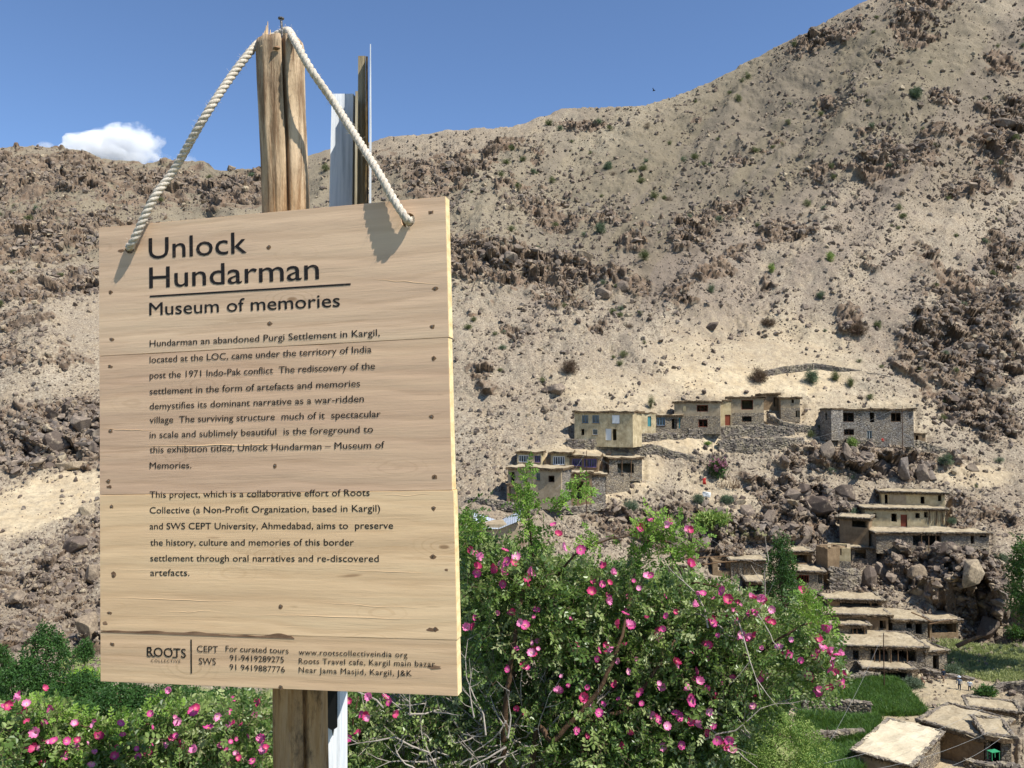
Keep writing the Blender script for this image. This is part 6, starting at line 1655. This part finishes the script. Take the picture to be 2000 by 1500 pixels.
def flower(seed, mat, openf):
    r = random.Random(seed); mb = MB(); R = .027
    for k in range(5):
        a = k * 1.2566 + r.uniform(-.15, .15); cup = openf + r.uniform(-.12, .12); nU, nV = 4, 4; b0 = []
        for j in range(nV + 1):
            v = j / nV
            for i in range(nU + 1):
                u = (i / nU - .5) * 2; wd = .66 * math.sin(min(1, v * 1.05) * 2.2 + .12) * 1.02
                rr = R * (v - .14 * (1 - abs(u)) ** 2 * (v > .9)); x = u * wd * R * .82; h = R * (cup * v ** 1.5 + .12 * u * u * v + .08 * mnoise.noise(Vector((u * 2, v * 3, seed + k))))
                b0.append(Vector((x * math.cos(a) - rr * math.sin(a), x * math.sin(a) + rr * math.cos(a), h + .001 * k)))
        mb.add(b0, [(j * (nU + 1) + i, j * (nU + 1) + i + 1, (j + 1) * (nU + 1) + i + 1, (j + 1) * (nU + 1) + i) for j in range(nV) for i in range(nU)])
    for k in range(10):
        a = k * .628; e = Vector((math.cos(a) * .0045, math.sin(a) * .0045, .006 + .002 * r.random())); mb.bar((0, 0, 0), e, .0009, .0016, mi=1, n=3)
    me = mb.mesh('flower'); me.materials.append(mat); me.materials.append(M['stamen'])
    me.polygons.foreach_set('use_smooth', [True] * len(me.polygons)); return me
FL = [flower(i, PM[i % 3], [.25, .55, .9, .4, 1.3, .7][i % 6]) for i in range(12)]
FR = [(926,1080),(923,1074),(930,1086),(932,1117),(931,1110),(976,1095),(984,1104),(990,1098),(970,1110),(978,1118),(986,1122),(1003,1098),(1007,1090),(983,1140),(986,1076),(1027,1127),(1030,1120),(1082,1026),(1089,1046),(1098,1069),(1133,1073),(1177,1103),(1182,1108),(1193,1119),(1247,1037),(1250,1032),(1300,1022),(1306,1018),(1274,1018),(1345,1035),(1342,1038),(1347,1100),(1345,1104),
 (1265,1127),(1270,1122),(1175,1142),(1156,1158),(1183,1172),(1187,1168),(997,1193),(1018,1217),(1026,1222),(1048,1192),(917,1220),(914,1226),(924,1206),(1035,1272),(1038,1276),(1220,1200),(1223,1196),(1200,1217),(1227,1224),(1233,1221),(1285,1231),(1292,1242),(1302,1203),(1130,1265),(1183,1258),(1186,1262),(1390,1218),(1388,1214),(1357,1180),(1405,1148),(1412,1155),(1420,1172),(1427,1190),(1424,1197),(1437,1173),(1470,1197),(1466,1199),(1474,1194),(1473,1170),(1480,1164),(1484,1168),(1492,1172),(1505,1190),(1436,1212),(1377,1255),(1383,1262),(1456,1240),(1463,1244),(1468,1238),(1445,1237),(1458,1273),(1027,1305),(1024,1302),(1092,1353),(1095,1348),(1138,1360),(1150,1377),(1170,1393),(1125,1427),(1218,1458),(1293,1343),(1246,1350),(1318,1297),(1321,1300),(1346,1364),(1349,1370),(1360,1330),(1365,1333),(1380,1345),(1393,1360),(1385,1389),(1430,1320),(1468,1345),(1440,1358),(1278,1400),(1284,1406),(1297,1413),(1301,1418),(1320,1394),(1325,1400),(1350,1407),(1356,1413),(1380,1433),(1376,1429),(1298,1460),(1400,1445),(1407,1450),(1412,1456),(1417,1460),(1424,1444),(1430,1462),(1472,1382),(1392,1416),
 (1570,1153),(1567,1156),(1617,1228),(1615,1225),(1594,1250),(1602,1267),(1608,1264),(1597,1270),(1614,1270),(1618,1266),(1591,1288),(1588,1286),(1620,1288),(1623,1296),(1620,1304),(1634,1313),(1637,1277),(1634,1275),(1645,1315),(1640,1330),(1643,1334),(1579,1320),(1581,1326),(1597,1347),(1600,1350),(1623,1347),(1522,1267),(1534,1280),(1544,1280),(1500,1212),(1485,1320),(1483,1325),(1507,1216),(1430,1468),(1330,1455)]
FLFT = [(8,1382),(12,1378),(42,1363),(38,1360),(45,1380),(52,1376),(98,1385),(101,1381),(84,1346),(71,1430),(87,1411),(70,1463),(78,1459),(120,1484),(127,1479),(134,1474),(140,1458),(129,1448),(152,1446),(180,1489),(183,1484),(225,1475),(223,1478),(332,1346),(378,1388),(381,1384),(346,1408),(348,1412),(235,1414),(335,1445),(330,1451),(357,1457),(360,1453),(423,1399),(452,1367),(448,1390),(507,1370),(501,1395),(407,1424),(434,1452),(436,1460),(441,1468),(468,1472),(463,1480),(512,1447),(508,1444),(515,1466),(518,1462),(496,1492),(493,1488),(287,1475),(384,1466),(17,1487),(84,1494),(146,1412),(149,1415),(294,1393),(190,1440),(448,1420),(270,1478)]
FMID = [(672,1364),(680,1368),(676,1376),(708,1396),(716,1398),(719,1402),(752,1364),(758,1370),(768,1392),(724,1362),(680,1440),(700,1436)]
for _ in range(110):
    x_, y_ = random.uniform(915, 1630), random.uniform(1090, 1470)
    if inpoly(RP_ := [(920,1080),(1100,1120),(1350,1130),(1500,1180),(1600,1210),(1620,1310),(1520,1300),(1440,1440),(1050,1460),(960,1350)], np.array([x_]), np.array([y_]))[0]: FR.append((x_, y_))
for _ in range(30): FLFT.append((random.uniform(10, 520), random.uniform(1400, 1495)))
SMALL = 165
def polyline_y(L, x): return np.interp(x, [a for a, b in L], [b for a, b in L])
def rose(nm, label, base, poly, Y0, Y1, nclus, per, flowers, canes, top=None, dead=None, young=None, sd=1, thin=None):
    root = empty(nm, base, 0, label, 'rose bush'); o = np.array(base); g = np.random.default_rng(sd)
    xs = [p[0] for p in poly]; ys = [p[1] for p in poly]
    P_, C_ = [], 0
    while C_ < nclus:
        x = g.uniform(min(xs), max(xs), 400); y = g.uniform(min(ys), max(ys), 400); k = inpoly(poly, x, y)
        if thin is not None: k &= g.random(400) > thin(x, y)
        x, y = x[k], y[k]; k = fbm(np.stack([x / 70, y / 60, x * 0], -1), sd + 4, 2) > .43; x, y = x[k], y[k]
        u = g.random(len(x)) ** .75; Yv = Y0 + (Y1 - Y0) * u
        P_.append(Pn(x, y, Yv)); C_ += len(x)
    c = np.concatenate(P_)[:nclus]
    pts = np.repeat(c, per, 0) + g.normal(0, 1, (nclus * per, 3)) * np.array([.06, .075, .05])
    ex = pts[:, 0] / pts[:, 1]; ez = (pts[:, 2] - 1.6) / pts[:, 1]; qx = 1000 + 1600 * ex; qy = 800 - 1600 * ez
    off = 18 + 26 * g.random(len(pts)); kk = inpoly(poly, qx, qy - off) & inpoly(poly, qx + off * .6, qy - off * .4); pts = pts[kk]; qx = qx[kk]; qy = qy[kk]
    holes = ((qx - 1005) / 34) ** 2 + ((qy - 1180) / 22) ** 2 < 1
    holes |= (((qx - 976) / 62) ** 2 + ((qy - 1030) / 46) ** 2 < 1); holes |= (qx > 1505) & (qx < 1566) & (qy > 1150) & (qy < 1400) & (g.random(len(qx)) < .85); holes |= (((qx - 1055) / 24) ** 2 + ((qy - 1070) / 22) ** 2 < 1)
    pts = pts[~holes[:len(pts)] if len(holes) == len(pts) else slice(None)]
    s = scatter('leaves', pts, g.random((len(pts), 3)) * 6.283, .62 + .42 * g.random(len(pts)), SPR, root, base); tag(s, kind='stuff')
    for i, (x, y) in enumerate(flowers):
        Yv = Y0 - .09 + .14 * random.random()
        p = P(x, y, Yv) - Vector(base)
        fo = bpy.data.objects.new('flower', FL[(i * 5 + i // 7) % 12]); COL.objects.link(fo); fo.parent = root; fo.location = p
        d = Vector((random.gauss(.25, .8), -.8 + random.gauss(0, .5), random.gauss(.5, .6))).normalized()
        fo.rotation_euler = (d.to_track_quat('Z', 'Y') @ Euler((0, 0, random.random() * 6)).to_quaternion()).to_euler()
        sc = (random.uniform(.46, .78) if i < SMALL and not (nm == 'rose_bush' and len(flowers) < 120 and i > 62) else random.uniform(.3, .5)) * (Y0 / 2.9) * (.88 if nm else 1); fo.scale = (sc,) * 3
    for (pp, r0, mt) in canes:
        pts = [P(*q) - Vector(base) for q in pp]; out = []
        for i in range(len(pts) - 1):
            p0, p1, p2, p3 = pts[max(i - 1, 0)], pts[i], pts[i + 1], pts[min(i + 2, len(pts) - 1)]
            for k in range(7):
                t = k / 7; out.append(.5 * ((2 * p1) + (p2 - p0) * t + (2 * p0 - 5 * p1 + 4 * p2 - p3) * t * t + (3 * p1 - p0 - 3 * p2 + p3) * t ** 3) + Vector(mnoise.noise_vector(p1 * 3 + Vector((k, 0, 0)))) * .006)
        out.append(pts[-1])
        MB().tube(out, [r0 * (1 - .75 * i / len(out)) for i in range(len(out))], 7).build('cane', mt, root, smooth=True)
    if young is not None:
        young = [q for q in young if not (930 < q[0] < 1020 and q[1] < 1070)]
        q = np.concatenate([Pn(np.array([a + g.normal(0, w, n)]).ravel(), np.array([b + g.normal(0, h, n)]).ravel(), Yv + g.normal(0, .04, n)) for a, b, w, h, n, Yv in young])
        tag(scatter('young_leaves', q, g.random((len(q), 3)) * 6.283, .42 + .3 * g.random(len(q)), SPY, root, base), kind='stuff')
    if dead is not None:
        mb = MB(); r = random.Random(sd)
        for (x0, x1, y0, y1, n, Ya, Yz) in dead:
            for _ in range(n):
                a = P(r.uniform(x0, x1), r.uniform(y0, y1), r.uniform(Ya, Yz)) - Vector(base); d = Vector((r.gauss(0, 1), r.gauss(0, .5), r.gauss(.5, .8))).normalized(); L = r.uniform(.1, .34); pts = [a]
                for k in range(5):
                    d = (d + Vector((r.gauss(0, .28), r.gauss(0, .2), r.gauss(0, .28)))).normalized(); pts.append(pts[-1] + d * L / 5)
                    if r.random() < .6:
                        e = (d + Vector((r.gauss(0, .8), r.gauss(0, .5), r.gauss(0, .8)))).normalized(); mb.tube([pts[-1], pts[-1] + e * L * .18, pts[-1] + e * L * .34 + Vector((0, 0, .01))], [.0016, .0012, .0006], 4)
                mb.tube(pts, [.0034, .003, .0025, .002, .0014, .0008], 5)
        tag(mb.build('dead_twigs', M['deadtwig'], root), kind='stuff')
    return root
RP = [(900,985),(935,975),(960,1010),(1000,1040),(1030,1000),(1060,1040),(1090,1080),(1130,1075),(1170,1095),(1215,1080),(1240,1095),(1290,1110),(1340,1105),(1380,1125),(1430,1120),(1480,1135),(1510,1165),(1560,1140),(1590,1165),(1600,1200),(1625,1240),(1640,1300),(1640,1340),(1600,1350),(1570,1310),(1535,1300),(1530,1350),(1480,1400),(1440,1440),(1440,1530),(900,1530)]
MP = [(640,1345),(905,1345),(930,1400),(920,1530),(640,1530)]
LP = [(-60,1400),(0,1395),(30,1372),(60,1350),(120,1362),(160,1392),(250,1400),(320,1362),(400,1350),(535,1340),(560,1530),(-60,1530)]
DK = M['bark']; M['cane'] = simple('red_brown_cane', '#54402f', .8, .2, .3, 40); CN = M['cane']; DD = M['deadtwig']
canes = [([(985,2300,3.0),(985,1500,2.98),(992,1340,2.95),(1010,1220,2.98),(1030,1100,3.1)], .015, CN), ([(1010,2300,3.1),(1040,1495,3.0),(1085,1445,2.95),(1170,1345,2.93),(1215,1240,2.95),(1240,1120,3.1)], .014, CN), ([(1080,2300,3.1),(1130,1500,3.0),(1230,1380,2.96),(1300,1280,2.95),(1360,1180,3.1)], .011, CN),
 ([(960,1500,3.3),(1010,1300,3.2),(1085,1130,3.1),(1150,1068,3.05),(1235,1045,3.0)], .008, CN), ([(1200,1500,3.4),(1330,1400,3.3),(1450,1300,3.1),(1550,1230,3.0),(1600,1215,3.0)], .009, CN), ([(1060,1180,3.2),(1040,1080,3.15),(1032,1000,3.1),(1026,905,3.05)], .006, CN), ([(1250,1200,3.2),(1340,1140,3.1),(1420,1160,3.0),(1480,1230,2.95)], .006, CN),
 ([(1380,1250,3.1),(1450,1210,3.0),(1480,1200,2.9),(1520,1270,2.85)], .005, DD), ([(930,2200,3.2),(935,1500,3.2),(930,1400,3.2),(900,1340,3.2)], .008, DD), ([(820,2200,3.1),(850,1500,3.1),(880,1440,3.1),(960,1380,3.1),(1000,1350,3.1)], .007, DD),
 ([(1020,1500,3.0),(1090,1400,3.0),(1140,1392,3.0),(1190,1350,3.0)], .006, DD), ([(1400,1390,3.0),(1440,1420,3.0),(1465,1440,2.95),(1440,1400,2.9)], .004, DD), ([(1245,1500,3.2),(1280,1440,3.2),(1290,1400,3.2)], .006, DD), ([(1310,1060,3.05),(1260,1060,3.05),(1240,1120,3.2)], .004, CN), ([(1330,1120,3.1),(1300,1060,3.05),(1290,1010,3.0)], .004, CN)]
def thinR(x, y): return np.clip(.93 * np.exp(-((x - 950) / 110) ** 2 - ((y - 1460) / 75) ** 2) + .55 * np.exp(-((x - 1380) / 30) ** 2 - ((y - 1330) / 40) ** 2), 0, .9)
rose('rose_bush', 'big leafy rose bush with many pink blossoms filling the lower middle right of the sign', (P(1100, 1500, 3.4).x, 3.5, -1.2), RP, 2.95, 4.1, 1350, 10, FR, canes,
     dead=[(800, 1010, 1390, 1510, 90, 2.85, 3.5), (1010, 1260, 1330, 1500, 26, 3.0, 3.3), (1360, 1460, 1370, 1450, 8, 2.9, 3.1), (1380, 1500, 1190, 1260, 6, 2.9, 3.0)],
     young=[(1028, 935, 5, 12, 8, 3.05), (1022, 965, 8, 12, 10, 3.07), (1030, 1000, 10, 18, 16, 3.1), (1038, 1050, 14, 16, 16, 3.1), (1130, 958, 9, 7, 9, 3.05), (1100, 980, 12, 6, 9, 3.05), (1140, 965, 4, 5, 4, 3.05), (1290, 1035, 26, 18, 42, 3.0), (1340, 1065, 16, 22, 22, 3.05), (1255, 1085, 22, 14, 22, 3.05), (1572, 1175, 10, 12, 14, 2.9), (965, 1060, 16, 16, 22, 3.1), (925, 1030, 10, 16, 16, 3.0), (1600, 1200, 12, 14, 12, 2.9), (1160, 1060, 26, 8, 12, 3.05)], sd=3, thin=thinR)
rose('rose_bush', 'low rose bush with pink blossoms at the lower left under the sign', (P(280, 1500, 3.0).x, 3.1, -.9), LP, 2.7, 3.7, 620, 11, FLFT,
     [([(250,2300,3.1),(270,1500,3.1),(320,1420,3.0),(360,1370,2.9)], .011, CN), ([(120,2200,3.1),(130,1500,3.0),(200,1430,2.9),(290,1415,2.8),(340,1440,2.8)], .007, CN), ([(450,2200,3.1),(440,1500,3.0),(480,1420,2.9),(510,1360,2.9)], .009, CN), ([(10,1500,2.9),(60,1440,2.8),(120,1415,2.8),(180,1420,2.75)], .006, CN)],
     young=[(60, 1395, 40, 10, 30, 2.75), (220, 1420, 60, 10, 36, 2.8), (330, 1395, 24, 10, 18, 2.8), (110, 1485, 60, 16, 30, 2.7)], sd=5)
rose('rose_bush', 'sparse rose bush with bare pale twigs between the sign post and the big rose bush', (P(770, 1500, 3.2).x, 3.4, -1.1), MP, 3.0, 4.0, 190, 10, FMID,
     [([(700,2200,3.2),(705,1500,3.2),(690,1420,3.1),(700,1360,3.1)], .008, CN), ([(780,2200,3.3),(790,1500,3.2),(760,1430,3.2),(740,1360,3.1)], .008, DD), ([(800,1500,3.1),(830,1450,3.1),(815,1380,3.1)], .006, DD)],
     dead=[(670, 900, 1370, 1510, 46, 3.0, 3.5)], sd=8)

# ------------------------------------------------------------------ clouds behind the ridge
def cloud(name, px, py, w, h, Yv, label, dens, sd, lumps):
    c = P(px, py, Yv); s = Yv / 1600
    mb = bmesh.new(); bmesh.ops.create_icosphere(mb, subdivisions=4, radius=1)
    for v in mb.verts:
        d = v.co.normalized(); r = 0
        for (lx, lz, lr) in lumps:
            L = Vector((lx, 0, lz)); b = d.dot(L); q = b * b - L.length_squared + lr * lr
            if q > 0: r = max(r, b + math.sqrt(q))
        r = max(r, .25) * (1 + .22 * mnoise.fractal(d * 2.6 + Vector((sd, 0, 0)), .8, 2.0, 4))
        v.co = Vector((d.x * r * w / 2 * s, d.y * r * w * .3 * s, d.z * r * h / 2 * s))
    me = bpy.data.meshes.new(name); mb.to_mesh(me); mb.free()
    m = bpy.data.materials.new(name + '_vapour'); m.use_nodes = True; t = m.node_tree; t.nodes.clear()
    out = t.nodes.new('ShaderNodeOutputMaterial'); vol = t.nodes.new('ShaderNodeVolumePrincipled'); t.links.new(vol.outputs[0], out.inputs['Volume'])
    vol.inputs['Color'].default_value = (.995, .995, .995, 1); vol.inputs['Anisotropy'].default_value = .0
    tc = t.nodes.new('ShaderNodeTexCoord'); n = t.nodes.new('ShaderNodeTexNoise'); n.inputs['Scale'].default_value = 3.2 / (w * s / 2); n.inputs['Detail'].default_value = 5; n.inputs['Roughness'].default_value = .72
    t.links.new(tc.outputs['Object'], n.inputs['Vector'])
    mp_ = t.nodes.new('ShaderNodeMapping'); mp_.inputs['Scale'].default_value = (2 / (w * s), 2 / (w * .6 * s), 2 / (h * s)); t.links.new(tc.outputs['Object'], mp_.inputs[0])
    ln = t.nodes.new('ShaderNodeVectorMath'); ln.operation = 'LENGTH'; t.links.new(mp_.outputs[0], ln.inputs[0])
    a = t.nodes.new('ShaderNodeMath'); a.operation = 'SUBTRACT'; t.links.new(n.outputs['Fac'], a.inputs[0]); 
    b = t.nodes.new('ShaderNodeMath'); b.operation = 'MULTIPLY'; t.links.new(ln.outputs['Value'], b.inputs[0]); b.inputs[1].default_value = .42; t.links.new(b.outputs[0], a.inputs[1])
    r = t.nodes.new('ShaderNodeMapRange'); r.inputs[1].default_value = .06; r.inputs[2].default_value = .26; r.inputs[3].default_value = 0; r.inputs[4].default_value = dens; t.links.new(a.outputs[0], r.inputs[0])
    t.links.new(r.outputs[0], vol.inputs['Density'])
    me.materials.append(m); o = bpy.data.objects.new(name, me); COL.objects.link(o); o.location = c
    tag(o, label, 'cloud'); return o
cloud('cloud', 205, 302, 232, 152, 1500, 'white cumulus cloud rising behind the left ridge',   .075, 3, [(.45, .4, .5), (.15, .2, .5), (-.3, .1, .48), (0, 0, .6), (.6, -.2, .4), (-.75, -.1, .34)])
cloud('cloud', 366, 316, 46, 34, 1500, 'small faint wisp of cloud between the rope and the wooden post', .02, 7, [(0, 0, .9)])
cloud('cloud', 88, 286, 40, 22, 1500, 'tiny cloud puff at the left end of the white cloud', .04, 9, [(0, 0, .9)])
